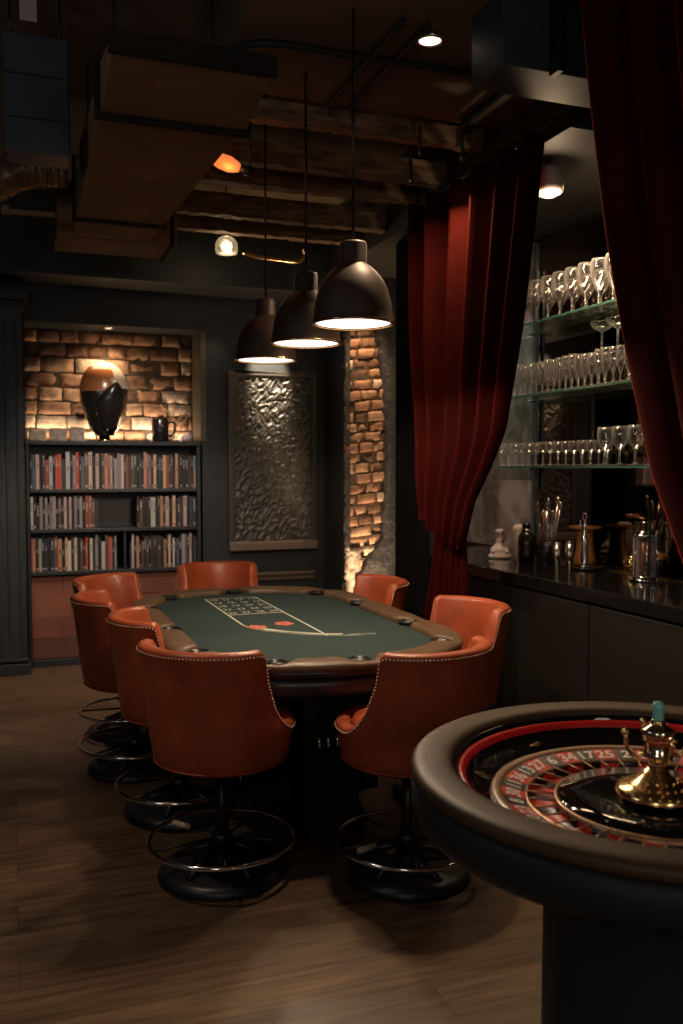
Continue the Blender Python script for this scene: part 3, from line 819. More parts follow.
# ------------------------------------------------------------------ pendants
def make_pendant():
    t = thing('pendant_lamp', '', 'lamp', (0,0,0))
    r0, h0 = .162, .235
    out = [(r0+.003, 0), (r0, .006), (r0-.003, .04), (r0-.010, .09), (r0-.022,.135), (r0-.042,.175), (r0-.066,.205), (.072,.226), (.058,.236), (.055,.242), (.055,.315), (.050,.325), (.012,.330)]
    inn = [(.010,.318), (.045,.23), (r0-.07,.198), (r0-.046,.170), (r0-.026,.13), (r0-.013,.086), (r0-.008,.04), (r0-.005,.003)]
    mb = MB(); mb.lathe(out+inn, 56, closed=True); ls = mb.build('lamp_shade', M['lampshade'], t)
    MB().lathe([(.001,.006), (r0-.012,.006), (r0-.012,.010), (.001,.012)], 48).build('diffuser', M['bulb'], t)
    MB().lathe([(r0-.006,-.002), (r0+.004,-.002), (r0+.005,.005), (r0-.006,.005)], 56, closed=True).build('rim_ring', M['gold'], ls)
    MB().tube([(0,0,.325), (0,0,CZ-2.17-.03)], .006, 8).build('hanging_rod', M['blackmetal'], t)
    MB().lathe([(.045,CZ-2.17-.035), (.045,CZ-2.17-.012), (.03,CZ-2.171)], 24).build('ceiling_rose', M['blackmetal'], t)
    return t
p0 = make_pendant()
for i, (y, lab) in enumerate(((3.40,'brown dome pendant lamp nearest to us, hanging over the table front'), (4.01,'middle one of the three brown dome pendant lamps'), (4.71,'farthest of the three brown dome pendant lamps, before the relief panel'))):
    o = p0 if i == 0 else copy_tree(p0)
    o.location = (1.30, y, 2.17); o['label'] = lab; o['group'] = 'dome pendant lamps over the card table'

def spot(loc, to, power, ang, rad=.03, colr=(1,.72,.45), blend=.5, name='spot_light'):
    l = bpy.data.lights.new(name, 'SPOT'); l.energy = power; l.spot_size = R(ang); l.spot_blend = blend; l.shadow_soft_size = rad; l.color = colr
    o = bpy.data.objects.new(name, l); col.objects.link(o); o.location = loc
    o.rotation_euler = (Vector(to)-Vector(loc)).to_track_quat('-Z', 'Y').to_euler(); return o
def area(loc, to, power, sx, sy, colr=(1,.75,.5), name='area_light'):
    l = bpy.data.lights.new(name, 'AREA'); l.shape = 'RECTANGLE'; l.size = sx; l.size_y = sy; l.energy = power; l.color = colr
    o = bpy.data.objects.new(name, l); col.objects.link(o); o.location = loc
    o.rotation_euler = (Vector(to)-Vector(loc)).to_track_quat('-Z', 'Y').to_euler(); return o
WARM = (1.0, .74, .50)
for y in (3.40, 4.01, 4.71): spot((1.30, y, 2.165), (1.30, y, 0), 46, 170, .05, WARM, .15, 'pendant_beam')

# ------------------------------------------------------------------ bar
cx0 = 2.69
mk = MB()
tag(MB().box(cx0-.02,1.2,.93, 3.47,6.0,1.0).build('bar_worktop', M['worktop'], bevel=.006), 'long glossy black stone worktop along the bar', 'worktop')
tag(MB().box(3.245,1.2,1.0005, 3.275,5.2,1.008).build('brass_edge_strip', M['gold'], bevel=.002), 'thin brass strip running along the black bar worktop', 'strip')
yy = [1.2, 2.05, 2.9, 3.75, 4.5, 5.3, 6.0]
wh = ['nearest under the worktop behind the roulette wheel', 'second nearest behind the roulette wheel', 'behind the roulette turret', 'fourth from the front', 'right of the gathered red curtain', 'farthest, behind the red curtain']
for k, (a, b) in enumerate(zip(yy, yy[1:])):
    c = thing('base_cabinet', 'dark brown bar base cabinet, ' + wh[k], 'cabinet', (cx0, a, 0), 0, 'bar base cabinets')
    d = b-a
    MB().box(.03,.003,.10, .76,d-.003,.929).box(.06,.003,0, .74,d-.003,.10).build('body', M['cabinet'], c, bevel=.003)
    MB().box(0,.005,.11, .029,d-.005,.915).build('door', M['cabinet'], c, bevel=.003)
# back wall of the bar: marble then smoked mirror
struct('trim_6', MB().box(3.455,5.50,1.002, 3.499,6.98,3.16), M['marble'])
struct('trim_9', MB().box(2.58,5.50,0, 2.66,5.90,3.165), mat('matte_black', (.005,.005,.006), .9, spec=.1))
mr_ = thing('bar_mirror', 'large smoked mirror behind the glass shelves', 'mirror', (3.46, 3.3, 1.0))
MB().box(0,-1.9,.005, .03,2.19,2.15).build('mirror_pane', M['mirror'], mr_)
MB().box(-.012,2.165,.005, .02,2.195,2.15).build('mirror_edge_profile', mat('blue_alu', (.16,.24,.32), .3, metal=.7), mr_)
# shelf standards (upright profiles)
for y, lb in ((5.43,'farther upright aluminium shelf post'), (3.2,'nearer upright aluminium shelf post, behind the right curtain')):
    p = MB().box(3.425,y-.012,1.45, 3.448,y+.012,2.95); 
    tag(p.build('shelf_post', M['bluealu'], bevel=.002), lb, 'post', 'upright shelf posts')
SZ = [1.600, 2.065, 2.525]
sl = ['bottom green-edged glass bar shelf holding stemmed glasses', 'middle green-edged glass bar shelf crowded with flutes', 'top green-edged glass bar shelf holding large wine goblets']
for z, lb in zip(SZ, sl):
    t = thing('glass_shelf', lb, 'shelf', (3.16, 2.2, z), 0, 'glass bar shelves')
    MB().box(0.003,0,-.006, .28,3.68,.006).build('glass_pane', M['shelfglass'], t)
    MB().box(-.0005,0,-.006, .0028,3.68,.006).box(.003,3.681,-.006, .28,3.684,.006).build('polished_edge', M['glassedge'], t)
    for y in (3.2-2.2, 5.43-2.2):
        MB().tube([(.22,y,-.012), (.27,y,-.012)], .009, 8).lathe([(.016,-.018), (.016,-.0065)], 12, (.22,y,0)).build('shelf_clip', M['silver'], t)

def glassware(kind):
    P = dict(
      goblet=[(.001,.002),(.032,.003),(.034,.005),(.010,.010),(.0045,.022),(.0045,.085),(.012,.10),(.030,.125),(.043,.155),(.045,.185),(.041,.22),(.036,.235)],
      wine=[(.001,.002),(.033,.003),(.035,.005),(.010,.010),(.005,.020),(.005,.075),(.014,.088),(.030,.105),(.038,.13),(.039,.16),(.036,.195)],
      flute=[(.001,.002),(.027,.003),(.029,.005),(.008,.010),(.0045,.018),(.0045,.055),(.010,.068),(.020,.10),(.024,.14),(.023,.18),(.021,.205)],
      coupe=[(.001,.002),(.032,.003),(.034,.005),(.009,.010),(.005,.020),(.005,.11),(.016,.120),(.045,.135),(.056,.152),(.058,.165)],
      cordial=[(.001,.002),(.026,.003),(.028,.005),(.008,.010),(.0045,.018),(.0045,.075),(.010,.083),(.026,.10),(.030,.125),(.030,.155)],
      )[kind]
    return P
PROTO = {}
def put_glass(kind, x, y, z, label, group, s=1.0, cat='glass'):
    nm = dict(goblet='wine_goblet', wine='wine_glass', flute='flute_glass', coupe='coupe_glass', cordial='cordial_glass')[kind]
    if kind not in PROTO:
        t = thing(nm, '', cat)
        P = glassware(kind); cut = 6
        MB().lathe(P[:cut], 20).build('stem_and_foot', M['glass'], t)
        mb = MB(); vs = []
        bp = P[cut-1:]
        mb.lathe(bp + [(bp[-1][0]-.0012, bp[-1][1])] , 22)
        mb.f = mb.f[:-2] if False else [f for f in mb.f if len(f) == 4]; mb.m = [0]*len(mb.f); mb.sm = [True]*len(mb.f)
        mb.build('bowl', M['glass'], t)
        PROTO[kind] = t
    else: t = copy_tree(PROTO[kind])
    t.location = (x, y, z); t.scale = (s, s, s); t['label'] = label; t['group'] = group; t['category'] = cat
    t.rotation_euler.z = random.uniform(0, 6)
    return t
zt = SZ[2]+.0065
gi = 0
for row, (x, ys, sc_) in enumerate(((3.215, [5.22-.132*k for k in range(16)], 1.0), (3.35, [5.15-.14*k for k in range(14)], .92))):
    for k, y in enumerate(ys):
        put_glass('goblet', x, y, zt, 'large goblet on top glass shelf, %s from far end, %s row' % (nth(k+1), ('front','back')[row]), 'goblets on the top glass shelf', sc_*1.15)
zt = SZ[1]+.0065
for row, x in enumerate((3.20, 3.275, 3.35)):
    for k in range((19, 14, 9)[row]):
        y = 5.32-.066*k - .02*row
        put_glass('flute', x, y, zt, 'slim flute on middle glass shelf, %s from far end, %s row' % (nth(k+1), ('front','middle','back')[row]), 'flutes on the middle glass shelf', random.uniform(.95,1.03))
k = 0
for j in range(10):
    x = 3.345 if j < 4 else 3.30
    y = 4.60-.150*j
    put_glass('coupe', x, y, zt, 'wide coupe on middle glass shelf, %s from flutes, lower tier' % nth(j+1), 'coupes on the middle glass shelf', 1.2)
    put_glass('coupe', x, y-.03, zt+.1665*1.2, 'wide coupe stacked on another, %s from flutes, upper tier' % nth(j+1), 'coupes on the middle glass shelf', 1.2)
zt = SZ[0]+.0065
for row, x in enumerate((3.20, 3.30)):
    for k in range(13):
        y = 5.48-.085*k - .02*row
        put_glass('cordial', x, y, zt, 'small cordial glass on bottom glass shelf, %s from far end, %s row' % (nth(k+1), ('front','back')[row]), 'cordial glasses on the bottom glass shelf', .98)
for k in range(8):
    put_glass('wine', 3.215, 4.35-.135*k, zt, 'tall wine glass on the bottom glass shelf, %s after the small ones' % nth(k+1), 'wine glasses on the bottom glass shelf', 1.14)

# ---- items on the worktop
WZ = 1.0005
def item(name, label, cat, x, y, rz=0): return thing(name, label, cat, (x, y, WZ), rz)
t = item('ceramic_figurine', 'white ceramic jug-shaped figurine on the far end of the bar worktop', 'figurine', 3.02, 5.19)
MB().lathe([(.070,0),(.075,.01),(.072,.022),(.055,.035),(.062,.05),(.055,.068),(.035,.085),(.026,.10),(.025,.155),(.031,.165),(.030,.185),(.022,.190),(.001,.190)], 28).build('figurine_body', M['white'], t)
MB().tube(catmull([(.0,-.028,.165),(.0,-.058,.185),(.0,-.070,.15),(.0,-.045,.115),(.0,-.025,.11)], 6), .006).build('handle', M['redprint'], t)
for a in (0.3, 1.9, 3.4, 5.1): MB().lathe([(.001,-.018),(.018,-.008),(.020,.006),(.001,.018)], 14, (.052*math.cos(a), .052*math.sin(a), .045)).build('ceramic_lobe', M['white'], t)
t = item('white_canister', 'rounded white ceramic canister beside the figurine on the bar', 'canister', 3.06, 5.0, .3); t.scale = (1,1,1.17)
cb = MB(); rows = []
for z, w in ((0,.048),(.01,.052),(.10,.054),(.17,.052),(.19,.046),(.198,.030),(.20,.001)):
    rows.append([(w*1.0*math.copysign(abs(math.cos(u))**.6, math.cos(u)), w*.7*math.copysign(abs(math.sin(u))**.6, math.sin(u)), z) for u in [2*PI*q/28 for q in range(28)]])
cb.grid(rows, closeu=True); cb.build('canister_body', M['white'], t)
MB().tube([(x*1.02,y*1.02,.03) for x,y,z in rows[1]], .0025, 6, closed=True).build('pink_band', mat('pink_band', (.5,.2,.2), .4), t)
t = item('black_shaker', 'black cocktail shaker with chrome collar left of the bar tools', 'shaker', 2.98, 4.80)
MB().lathe([(.040,0),(.046,.004),(.052,.06),(.054,.12),(.050,.17),(.036,.195),(.030,.20)], 28).build('shaker_body', M['darkcer'], t)
MB().lathe([(.031,.198),(.034,.202),(.034,.216),(.028,.222)], 24).build('collar', M['silver'], t)
MB().lathe([(.028,.222),(.027,.245),(.018,.258),(.001,.262)], 24).build('cap', M['darkcer'], t)
t = item('bar_tool_holder', 'dark holder crammed with tall metal bar tools', 'utensil holder', 3.05, 4.69)
MB().lathe([(.001,.004),(.045,.004),(.048,0),(.055,.003),(.062,.14),(.058,.15),(.055,.14),(.048,.006)], 28).build('holder_cup', M['darkcer'], t)
rr = random.Random(2)
for k in range(13):
    a = 2*PI*k/13; b0 = Vector((.02*math.cos(a), .02*math.sin(a), .02)); tipr = rr.uniform(.03,.085); hh = rr.uniform(.29,.40)
    b1 = Vector((tipr*math.cos(a), tipr*math.sin(a), hh)); m_ = rr.choice(['silver','silver','chrome','copper'])
    o = MB().tube([b0, b1], lambda s: .004+.004*s, 8)
    if k % 3 == 0: o.lathe([(.001,-.03),(.015,-.015),(.016,.01),(.001,.03)], 12, b1)
    elif k % 3 == 1: o.lathe([(.010,-.05),(.011,.0),(.008,.02),(.001,.022)], 12, b1, ax=(b1-b0))
    tag(o.build('bar_tool', M[m_], loc=(3.05, 4.69, WZ)), 'long %s bar tool in the dark holder, %s clockwise from the back' % ({'silver':'brushed','chrome':'shiny','copper':'copper-coloured'}[m_], nth(k+1)), 'bar tool', 'tools in the dark holder')
for k, (x, y, h) in enumerate(((3.03,4.545,.155), (3.07,4.475,.165))):
    t = item('metal_tumbler', 'slim steel measuring cup %s the bar tools' % ('just right of','second to the right of')[k], 'cup', x, y); t['group'] = 'steel cups beside the bar tools'
    MB().lathe([(.001,.003),(.016,.002),(.019,0),(.024,h),(.0215,h-.001),(.017,.006),(.001,.006)], 24).build('cup_body', M['silver'], t)
    MB().lathe([(.0242,h-.006),(.0252,h-.002),(.0242,h+.001)], 24).build('rim', M['chrome'], t)
# amber pedestal lamp-like stand, round dark tray, silver opener
t = item('amber_stand', 'amber cake-stand-like wooden vessel with flat disc top behind the silver opener', 'stand', 3.34, 4.70); t.scale = (.82,.82,1.06)
MB().lathe([(.085,.0),(.088,.01),(.075,.05),(.062,.12),(.058,.175),(.066,.20)], 32).build('vessel_body', M['amber'], t)
MB().lathe([(.066,.198),(.120,.206),(.124,.214),(.120,.221),(.02,.224),(.001,.224)], 40).build('disc_top', M['amber'], t)
t = item('serving_tray', 'small round black tray under the silver opener', 'tray', 3.17, 4.46)
MB().lathe([(.001,.001),(.094,.001),(.100,.006),(.101,.016),(.097,.016),(.094,.008),(.001,.007)], 40).build('tray_body', M['darkcer'], t)
t = thing('bottle_opener', 'ornate silver opener standing upright with ring top on round tray', 'opener', (3.17, 4.47, WZ+.0072)); t.scale = (1.05,1.05,1.12)
MB().lathe([(.028,0),(.030,.008),(.020,.018),(.018,.03),(.022,.05),(.019,.12),(.024,.14),(.020,.155),(.012,.18),(.009,.21),(.012,.225),(.007,.235),(.006,.25)], 24).build('opener_body', M['chrome'], t)
MB().tube([(0, .017*math.cos(q), .268+.020*math.sin(q)) for q in [2*PI*k/20 for k in range(20)]], .005, 8, closed=True).build('ring_top', M['chrome'], t)
MB().tube(catmull([(0,.012,.19),(0,.035,.215),(0,.04,.24)], 5), .004).build('side_lever', M['chrome'], t)
t = item('brass_pot', 'small lidded brass pot on the bar right of the tray', 'pot', 3.35, 4.26)
MB().lathe([(.030,0),(.034,.006),(.050,.025),(.056,.05),(.048,.07),(.040,.078)], 28).build('pot_body', M['gold'], t)
MB().lathe([(.044,.077),(.042,.086),(.022,.098),(.006,.102),(.008,.110),(.001,.116)], 28).build('lid', M['gold'], t)
MB().tube(catmull([(0,-.05,.06),(0,-.085,.07),(0,-.08,.03),(0,-.05,.025)], 5), .004).build('handle', M['gold'], t)
t = item('glass_press', 'tall glass cylinder press with chrome cap beside the right curtain', 'coffee press', 3.13, 3.88); t.scale = (1,1,1.18)
gl = MB().lathe([(.060,.02),(.060,.20)], 36); gl.f = [f for f in gl.f if len(f) == 4]; gl.m = [0]*len(gl.f); gl.sm = [True]*len(gl.f)
gl.build('glass_cylinder', M['glass'], t)
MB().lathe([(.001,0),(.078,0),(.080,.008),(.064,.02),(.061,.024)], 36).build('base', M['chrome'], t)
MB().lathe([(.062,.198),(.064,.206),(.050,.222),(.040,.228),(.036,.262),(.030,.266),(.001,.268)], 36).build('cap', M['chrome'], t)
for k in range(6):
    a = 2*PI*k/6; MB().tube([(.063*math.cos(a), .063*math.sin(a), .015), (.063*math.cos(a), .063*math.sin(a), .205)], .004, 6).build('frame_rod', M['chrome'], t)
MB().lathe([(.004,.02),(.030,.03),(.030,.17),(.004,.19)], 20).build('plunger', M['copper'], t)
t = item('copper_bottle', 'dark bottle with amber label behind the brass pot', 'bottle', 3.39, 4.10)
MB().lathe([(.042,0),(.045,.006),(.045,.13),(.035,.16),(.016,.19),(.015,.24),(.001,.242)], 28).build('bottle_body', M['darkcer'], t)
MB().lathe([(.0455,.085),(.0458,.09),(.0458,.115),(.0455,.12)], 28).build('label_band', M['amber'], t)
t = item('ladle', 'reddish copper scoop lying across the glass press top', 'scoop', 3.22, 3.78)
t.location = (3.13, 3.89, WZ+.337)
MB().lathe([(.001,-.016),(.02,-.015),(.036,-.004),(.038,.006),(.034,.006),(.02,-.010),(.001,-.012)], 20, (.06,.17,.0)).build('scoop_bowl', M['copper'], t)
MB().tube([(.0,.0,-.012), (.03,.09,-.006), (.045,.14,.0)], .008, 8).build('handle', M['copper'], t)
# chrome dome lamp high at the bar
t = thing('dome_lamp', 'shiny glass-and-chrome dome lamp high beside the left red curtain', 'lamp', (2.63, 4.06, 3.015)); t.scale = (.6,.6,.55)
MB().lathe([(.10,-.02),(.125,.0),(.128,.06),(.115,.14),(.09,.21),(.05,.25)], 32).build('reflector', M['white'], t)
MB().lathe([(.001,-.055),(.045,-.045),(.085,-.025),(.10,-.01)], 32).build('glass_bowl', M['glass'], t)
MB().tube([(0,0,.25), (0,0,.28)], .02, 10).build('stem', M['blackmetal'], t)

# ------------------------------------------------------------------ curtains
def curtain(name, label, ytop, ztop, edge_tab, tie, low, x0, amp, nf, seed, flip=1, xtie=.0):
    """ytop=(far,near) y of the heading; tie=(y,z) of the knot; low=(far,near) y at the floor"""
    t = thing(name, label, 'curtain', (0,0,0))
    r_ = random.Random(seed); NU = nf*14; rows = []
    ph = [r_.uniform(-.6,.6) for _ in range(nf+2)]; am = [r_.uniform(.6,1.25) for _ in range(nf+2)]
    NV = 34; NL = 18
    cols = []
    for i in range(NU+1):
        u = i/NU                       # 0 far side .. 1 near edge (free edge)
        a = u*nf; kf = int(min(nf-1, a)); A = lerp(am[kf], am[kf+1], a-kf)
        w = math.sin(2*PI*a + .5*math.sin(2*PI*a+ph[kf]))
        w = math.copysign(abs(w)**.8, w)
        yt = lerp(ytop[0], ytop[1], u)
        # sag end of this thread: free edge hangs lowest
        ys = lerp(tie['far'][0], tie['near'][0], u**1.1); zs = tie['far'][1] - (tie['far'][1]-tie['near'][1])*math.sin(PI*u*.62)/.93
        P0 = Vector((x0, yt, ztop)); P3 = Vector((x0, ys, zs))
        c = []
        for j in range(NV+1):
            v = j/NV
            z = lerp(ztop, zs, v)
            if edge_tab:
                ye = interp(edge_tab, z); f = (ye-ytop[1])/(edge_tab[0][1]-ytop[1])
                f = max(0, min(1, f))
            y = lerp(yt, ys, f)
            amp_v = amp*A*lerp(1, .42, sstep(.35, 1, v))
            xx = x0 - .02 + w*amp_v - xtie*1.5*sstep(.7,.93,v) + xtie*.5*sstep(.93,1,v)
            c.append(Vector((xx, y + .35*amp_v*math.cos(2*PI*a)*flip, z)))
        # fold under and back to the knot
        kz = tie['knot'][1]; ky = tie['knot'][0]
        k1 = Vector((x0+.02, lerp(ys, ky, .45), zs-.025)); k2 = Vector((x0+.055+.015*w, lerp(ys, ky, .85), lerp(zs, kz, .6)))
        c += [Vector((x0-.005+w*amp*.2-xtie, lerp(ys, ky, .12), zs-.018)), k1, k2]
        yl0 = lerp(tie['low'][0], tie['low'][1], u); yl1 = lerp(low[0], low[1], u)
        for j in range(NL+1):
            v = j/NL; z = lerp(kz-.02, .012, v)
            aa = amp*.75*A*lerp(.35, 1, sstep(0, .7, v))
            c.append(Vector((x0+.05+w*aa, lerp(yl0, yl1, sstep(0,.9,v)), z)))
        cols.append(c)
    mb = MB(); mb.grid(cols)
    o = mb.build('drape', M['velvet'], t, solid=.006)
    y_, z_ = tie['knot']
    ring = [(x0+.05+.10*math.cos(q), y_+.16*math.sin(q)*1.0, z_+.01*math.sin(q)) for q in [2*PI*k/28 for k in range(28)]]
    ring = [(x0+.05+(p[0]-x0-.05)*.8, y_+(p[1]-y_)*.45, p[2]) for p in ring]
    MB().tube(ring, .014, 8, closed=True).build('tieback', mat('tieback_red', (.10,.01,.008), .6), t)
    MB().tube([(x0, ytop[0]+.08, ztop+.02), (x0, ytop[1]-.08, ztop+.02)], .018, 10).build('curtain_rail', M['blackmetal'], t)
    return t
curtain('velvet_curtain', 'left dark red velvet curtain gathered and tied at the bar opening', (5.16, 3.66), 3.16,
    [(1.17,4.44), (1.28,4.36), (1.40,4.31), (1.60,4.15), (1.79,4.01), (2.27,3.85), (2.7,3.75), (3.16,3.65)],
    dict(far=(4.90,1.34), near=(4.37,1.17), knot=(4.70,1.30), low=(4.92,4.52)), (5.08,4.42), 2.36, .085, 6, 5, xtie=.02)
curtain('velvet_curtain', 'right dark red velvet curtain sweeping down behind the roulette wheel', (1.75, 2.84), 3.37,
    [(.98,1.95), (1.10,2.12), (1.29,2.27), (1.59,2.43), (2.0,2.55), (2.435,2.66), (3.0,2.78), (3.37,2.84)],
    dict(far=(1.55,1.2), near=(1.98,1.02), knot=(1.75,1.08), low=(1.60,1.90)), (1.45,1.98), 2.05, .075, 5, 9, xtie=0)

# ------------------------------------------------------------------ ceiling structures
struct('trim_7', MB().box(.90,-2.2,3.40, 3.45,4.30,CZ-.002), M['ceil'])                 # lowered ceiling panel
struct('trim_8', MB().box(2.46,3.62,3.17, 3.45,6.99,3.398).box(2.46,4.302,3.398, 3.45,6.99,CZ-.002), M['wall_plain'])   # bulkhead above the bar
tag(MB().box(1.77,3.05,3.12, 3.05,3.30,3.398).build('ceiling_box_beam', M['bluebox'], bevel=.006), 'slate blue boxed beam under the ceiling beside the right curtain', 'beam')
tag(MB().box(1.97,2.985,3.10, 2.0,3.048,3.39).build('vertical_conduit', M['blackmetal'], bevel=.004), 'black vertical conduit running down the slate blue boxed beam', 'conduit')
for k, (y, z, h) in enumerate(((4.42,3.33,.10), (4.86,3.26,.13), (5.30,3.28,.12), (5.78,3.22,.14), (6.26,3.24,.13))):
    rr = random.Random(k); rows = []
    for i in range(41):
        x = lerp(.885, 2.45, i/40); j = lambda: rr.uniform(-.006,.006)
        rows.append([(x, y+j(), z+j()), (x, y+.075+j(), z+j()), (x, y+.08+j(), z+h), (x, y-.005+j(), z+h)])
    mb = MB(); mb.grid(rows, closeu=True, smooth=False)
    tag(mb.build('ceiling_joist', M['beam']), 'rough old timber ceiling joist above the pendant lamps, %s from the camera' % nth(k+1), 'joist', 'timber joists above the card table')
# joist hangers
for k, (x, y) in enumerate(((2.05,4.41), (2.30,4.41), (2.2,4.85))):
    tag(MB().box(x,y-.012,3.24, x+.018,y-.004,3.40).tube([(x+.009,y-.02,3.26), (x+.009,y-.012,3.26)], .012, 8).build('joist_strap', M['silver'], bevel=.001), 'small metal strap on the timber joists, %s from the left' % nth([1,3,2][k]), 'strap', 'metal straps on the joists')
# rectangular air duct
dt = thing('air_duct', 'large brown painted rectangular air duct hanging at the upper left', 'duct', (.59, 4.2, 2.9))
def dbox(name, pts0, y0, pts1, y1, m):
    """pts = (x0, x1, z0, z1) at both ends"""
    a, b = pts0, pts1
    vs = [(a[0],y0,a[2]),(a[1],y0,a[2]),(a[1],y0,a[3]),(a[0],y0,a[3]),(b[0],y1,b[2]),(b[1],y1,b[2]),(b[1],y1,b[3]),(b[0],y1,b[3])]
    mb = MB(); mb.add([(x-.59, y-4.2, z-2.9) for x, y, z in vs], [(0,1,2,3),(7,6,5,4),(0,4,5,1),(1,5,6,2),(2,6,7,3),(3,7,4,0)])
    return mb.build(name, M[m], dt, bevel=.004)
dbox('duct_section', (.315,.83,2.885,2.94), 2.93, (.33,.87,2.885,3.06), 3.42, 'duct')
dbox('end_shade_plate', (.305,.845,2.878,2.945), 2.90, (.305,.845,2.878,2.945), 2.929, 'ductdark')  # added dark plate, paints the shade on the duct's near end face
dbox('duct_flange', (.31,.89,2.865,3.08), 3.421, (.31,.89,2.865,3.08), 3.455, 'ductdark')
dbox('duct_section', (.335,.865,2.90,3.06), 3.456, (.345,.80,2.90,3.2), 4.95, 'duct')
dbox('duct_flange', (.33,.815,2.885,3.22), 4.951, (.33,.815,2.885,3.22), 4.985, 'ductdark')
dbox('duct_section', (.345,.80,2.90,3.2), 4.986, (.35,.785,2.90,3.2), 5.35, 'duct')
for xx, yy_ in ((.40,3.6), (.78,3.6), (.40,4.8), (.74,4.8)): MB().tube([(xx-.59,yy_-4.2,.17), (xx-.59,yy_-4.2,CZ-2.903)], .005, 6).build('hanger_rod', M['blackmetal'], dt)
bs = thing('branch_duct', 'dull brown branch duct crossing to the left behind the big duct', 'duct', (.05, 5.6, 3.0))
MB().box(.22,-.2,-.09, .90,.2,.22).build('duct_section', M['duct'], bs, bevel=.006)
MB().box(.86,-.215,-.105, .885,.215,.235).build('duct_flange', M['ductdark'], bs, bevel=.004)
# slate blue hanging unit
ub = thing('ventilation_unit', 'slate blue metal ventilation unit hanging at the top left corner', 'ventilation unit', (.13, 4.3, 2.88))
MB().box(-.13,-.3,.02, .13,-.12,.50).build('housing', M['bluebox'], ub, bevel=.008)
for zz in (.155, .33): MB().box(-.125,-.306,zz, .125,-.2995,zz+.005).build('seam', M['black'], ub)
for x in (-.1, .1): MB().tube([(x,-.2,.5), (x,-.2,CZ-2.885)], .006, 6).build('hanger_rod', M['blackmetal'], ub)
# flexible foil duct
fx = MB(); path = catmull([(-.34,5.0,2.75), (-.16,5.0,2.95), (-.01,5.0,3.07), (.12,5.0,3.13), (.30,5.0,3.15)], 40)
rr = random.Random(6); rows = []
for i, p in enumerate(path):
    a = path[max(0,i-1)]; b = path[min(len(path)-1,i+1)]; t = (b-a).normalized(); u = t.cross(Vector((0,1,0))).normalized(); w = t.cross(u)
    r_ = .088 + .007*math.sin(i*PI/2) + rr.uniform(-.002,.002)
    rows.append([p + (u*math.cos(q)+w*math.sin(q))*(r_+rr.uniform(-.002,.002)) for q in [2*PI*k/24 for k in range(24)]])
fx.grid(rows, closeu=True, smooth=False)
tag(fx.build('flexible_duct', mat('crumpled_foil', (.55,.44,.33), .3, metal=.9)), 'crinkled foil flexible duct curving below the slate blue unit', 'duct')
tag(MB().box(.068,3.99,3.425, .135,3.996,CZ-.002).build('hanging_tag', [mat('pale_tag', (.42,.33,.32), .6)], loc=(0,0,0)), 'small pale printed tag hanging near the top left corner', 'tag')
tag(MB().box(.02,4.93,2.885, .24,4.955,2.91).box(-.02,4.925,2.88, .018,4.96,2.925).build('duct_bracket', M['duct'], bevel=.003), 'small brown metal bracket under the foil duct', 'bracket')
# conduits on the lowered ceiling
def pipe(pts, r, m, label, name='conduit_pipe', cat='pipe', g=None):
    return tag(MB().tube(catmull(pts, 6), r, 10).build(name, M[m]), label, cat, g)
pipe([(.925,4.2,3.375), (.93,3.95,3.375), (.96,3.80,3.375), (1.10,3.73,3.375), (1.5,3.72,3.375), (2.0,3.70,3.375), (2.3,3.69,3.375)], .018, 'black', 'black conduit with a bent end running across the lowered ceiling')
pipe([(.88,2.99,3.36), (.70,3.0,3.36), (.64,3.0,3.36)], .022, 'black', 'short thick black conduit beside the top of the big duct')
for k, x in enumerate((1.50, 1.61)):
    pipe([(x,4.27,3.375), (x,3.8,3.375), (x,3.36,3.375)], .012, 'black', 'straight black conduit running toward the ceiling downlight, %s one' % ('left','right')[k], g='parallel ceiling conduits')
pipe([(2.235,4.27,3.375), (2.23,3.8,3.376), (2.22,3.34,3.375)], .018, 'black', 'black conduit along the ceiling next to the boxed beam')
pipe([(1.62,6.5,3.16), (1.75,6.5,3.14), (2.0,6.5,3.13), (2.06,6.5,3.14), (2.10,6.5,3.18), (2.085,6.5,3.23)], .014, 'gold', 'brassy pipe with a curled end near the back wall ceiling', name='curled_pipe')
# downlight
def downlight(name, x, y, z, label, r=.038, depth=.012):
    t = thing(name, label, 'ceiling light', (x, y, z))
    MB().lathe([(r+.014,0), (r+.016,-.004), (r+.006,-depth), (r,-.006), (r,0)], 32, closed=True).build('trim_ring', M['silver'], t)
    MB().lathe([(.001,-.004), (r-.001,-.004), (r-.001,-.001), (.001,-.001)], 32).build('lens', M['spotbulb'], t)
    return t
downlight('ceiling_downlight', 1.693, 3.522, 3.40, 'glowing round downlight in the lowered ceiling near the top', .046)
downlight('niche_downlight', .775, 7.63, 2.74, 'small round downlight in the top of the brick niche', .035)
# caged jar lantern near the back
t = thing('jar_lantern', 'bright glass jar lantern under the ceiling near the back wall', 'lantern', (1.49, 6.45, 3.13))
MB().lathe([(.05,0),(.075,.005),(.082,.03),(.078,.08),(.058,.11),(.04,.118)], 28).build('jar', M['glass'], t)
MB().lathe([(.001,.015),(.034,.03),(.042,.055),(.034,.085),(.001,.10)], 20).build('bulb', M['jarglow'], t)
MB().lathe([(.043,.118),(.046,.122),(.044,.145),(.03,.155),(.022,.185),(.001,.188)], 24).build('cap', M['silver'], t)
MB().tube([(0,0,.18),(0,0,CZ-3.135)], .005, 6).build('hanging_rod', M['blackmetal'], t)
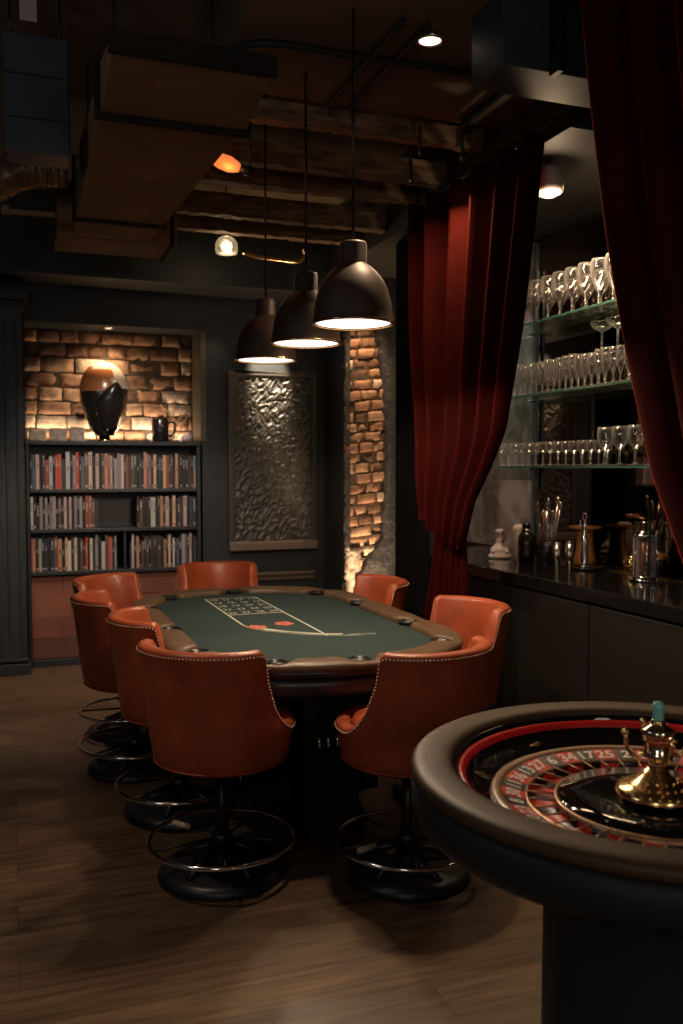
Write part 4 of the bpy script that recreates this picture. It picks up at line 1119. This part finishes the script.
# amber lamp between joists
t = thing('amber_lamp', 'small glowing amber glass lamp beside the big air duct', 'lamp', (1.07, 4.60, 3.15))
MB().lathe([(.001,-.10),(.022,-.09),(.038,-.04),(.040,.01),(.028,.05),(.018,.07)], 24, ax=(1,0,-.25)).build('amber_glass', M['amberbulb'], t)
MB().lathe([(.022,.065),(.024,.12),(.018,.13),(.001,.13)], 20, ax=(1,0,-.25)).build('socket', M['blackmetal'], t)
MB().tube([(.12,0,-.03),(.12,0,.46)], .005, 6).build('hanging_rod', M['blackmetal'], t)

# ------------------------------------------------------------------ lights of the place and added fill
def point(loc, power, rad, colr, name='fill_light'):
    l = bpy.data.lights.new(name, 'POINT'); l.energy = power; l.shadow_soft_size = rad; l.color = colr
    o = bpy.data.objects.new(name, l); col.objects.link(o); o.location = loc; return o
spot((1.693,3.522,3.38), (1.50,3.1,0), 110, 64, .04, (1,.70,.42), .7, 'downlight_beam')
spot((.775,7.63,2.725), (.70,7.80,1.9), 30, 110, .03, (1,.68,.38), .8, 'niche_beam')
area((.80,7.80,1.835), (.80,7.84,2.3), 8, 1.25, .02, (1,.68,.40), 'niche_strip_light')
spot((2.08,7.22,3.0), (2.09,7.5,2.45), 330, 34, .03, (1,.80,.55), .6, 'relief_beam')
spot((1.62,7.30,3.0), (1.60,7.5,1.6), 7, 55, .03, (1,.80,.55), .6, 'wall_beam')
spot((2.74,6.72,.25), (2.80,7.0,1.6), 140, 75, .05, (1,.62,.33), .8, 'pier_uplight')
spot((2.72,6.70,3.1), (2.78,7.0,1.4), 85, 60, .05, (1,.62,.33), .8, 'pier_beam')
area((3.05,4.3,3.13), (3.25,4.3,1.8), 48, .10, 2.6, (1,.66,.38), 'bar_strip_light')
spot((3.0,5.6,3.1), (3.4,5.9,1.2), 22, 80, .04, (1,.85,.72), .8, 'marble_fill')  # added spot that brightens the marble, no fixture there
# added fill points behind the camera and at the left, no lamps there
point((-1.0,-1.0,2.1), 34, .3, (1,.84,.70)); point((1.2,-1.5,2.1), 32, .3, (1,.82,.66)); point((-1.6,2.2,2.5), 14, .25, (.80,.88,1.0))
point((1.49,6.40,3.10), 2.2, .06, (1,.75,.45), 'lantern_light'); spot((.8,6.0,2.7), (.85,7.6,1.15), 75, 75, .12, (1,.86,.74), .9, 'bookcase_fill')  # bookcase spot is added to brighten the books, no lamp hangs there
spot((-.15,6.3,3.3), (-.1,6.5,0), 150, 62, .05, WARM, .8, 'left_aisle_beam'); spot((-.5,3.4,3.3), (-.2,3.2,0), 60, 60, .05, WARM, .8, 'left_front_beam')
point((1.07,4.55,3.10), .35, .04, (1,.35,.1), 'amber_lamp_light')
w = bpy.data.worlds.new('world'); sc.world = w; w.use_nodes = True
w.node_tree.nodes['Background'].inputs[0].default_value = (.5,.55,.6,1); w.node_tree.nodes['Background'].inputs[1].default_value = .02
sc.view_settings.view_transform = 'Standard'; sc.view_settings.look = 'None'; sc.view_settings.gamma = 1; sc.view_settings.use_curve_mapping = False
sc.view_settings.exposure = 0.12
sc.cycles.use_denoising = True
sc.cycles.max_bounces = 10; sc.cycles.transparent_max_bounces = 40; sc.cycles.sample_clamp_indirect = 4
sc.cycles.caustics_reflective = False; sc.cycles.caustics_refractive = False

point((2.62,4.02,2.94), 5, .03, (1,.70,.42), 'dome_lamp_light')
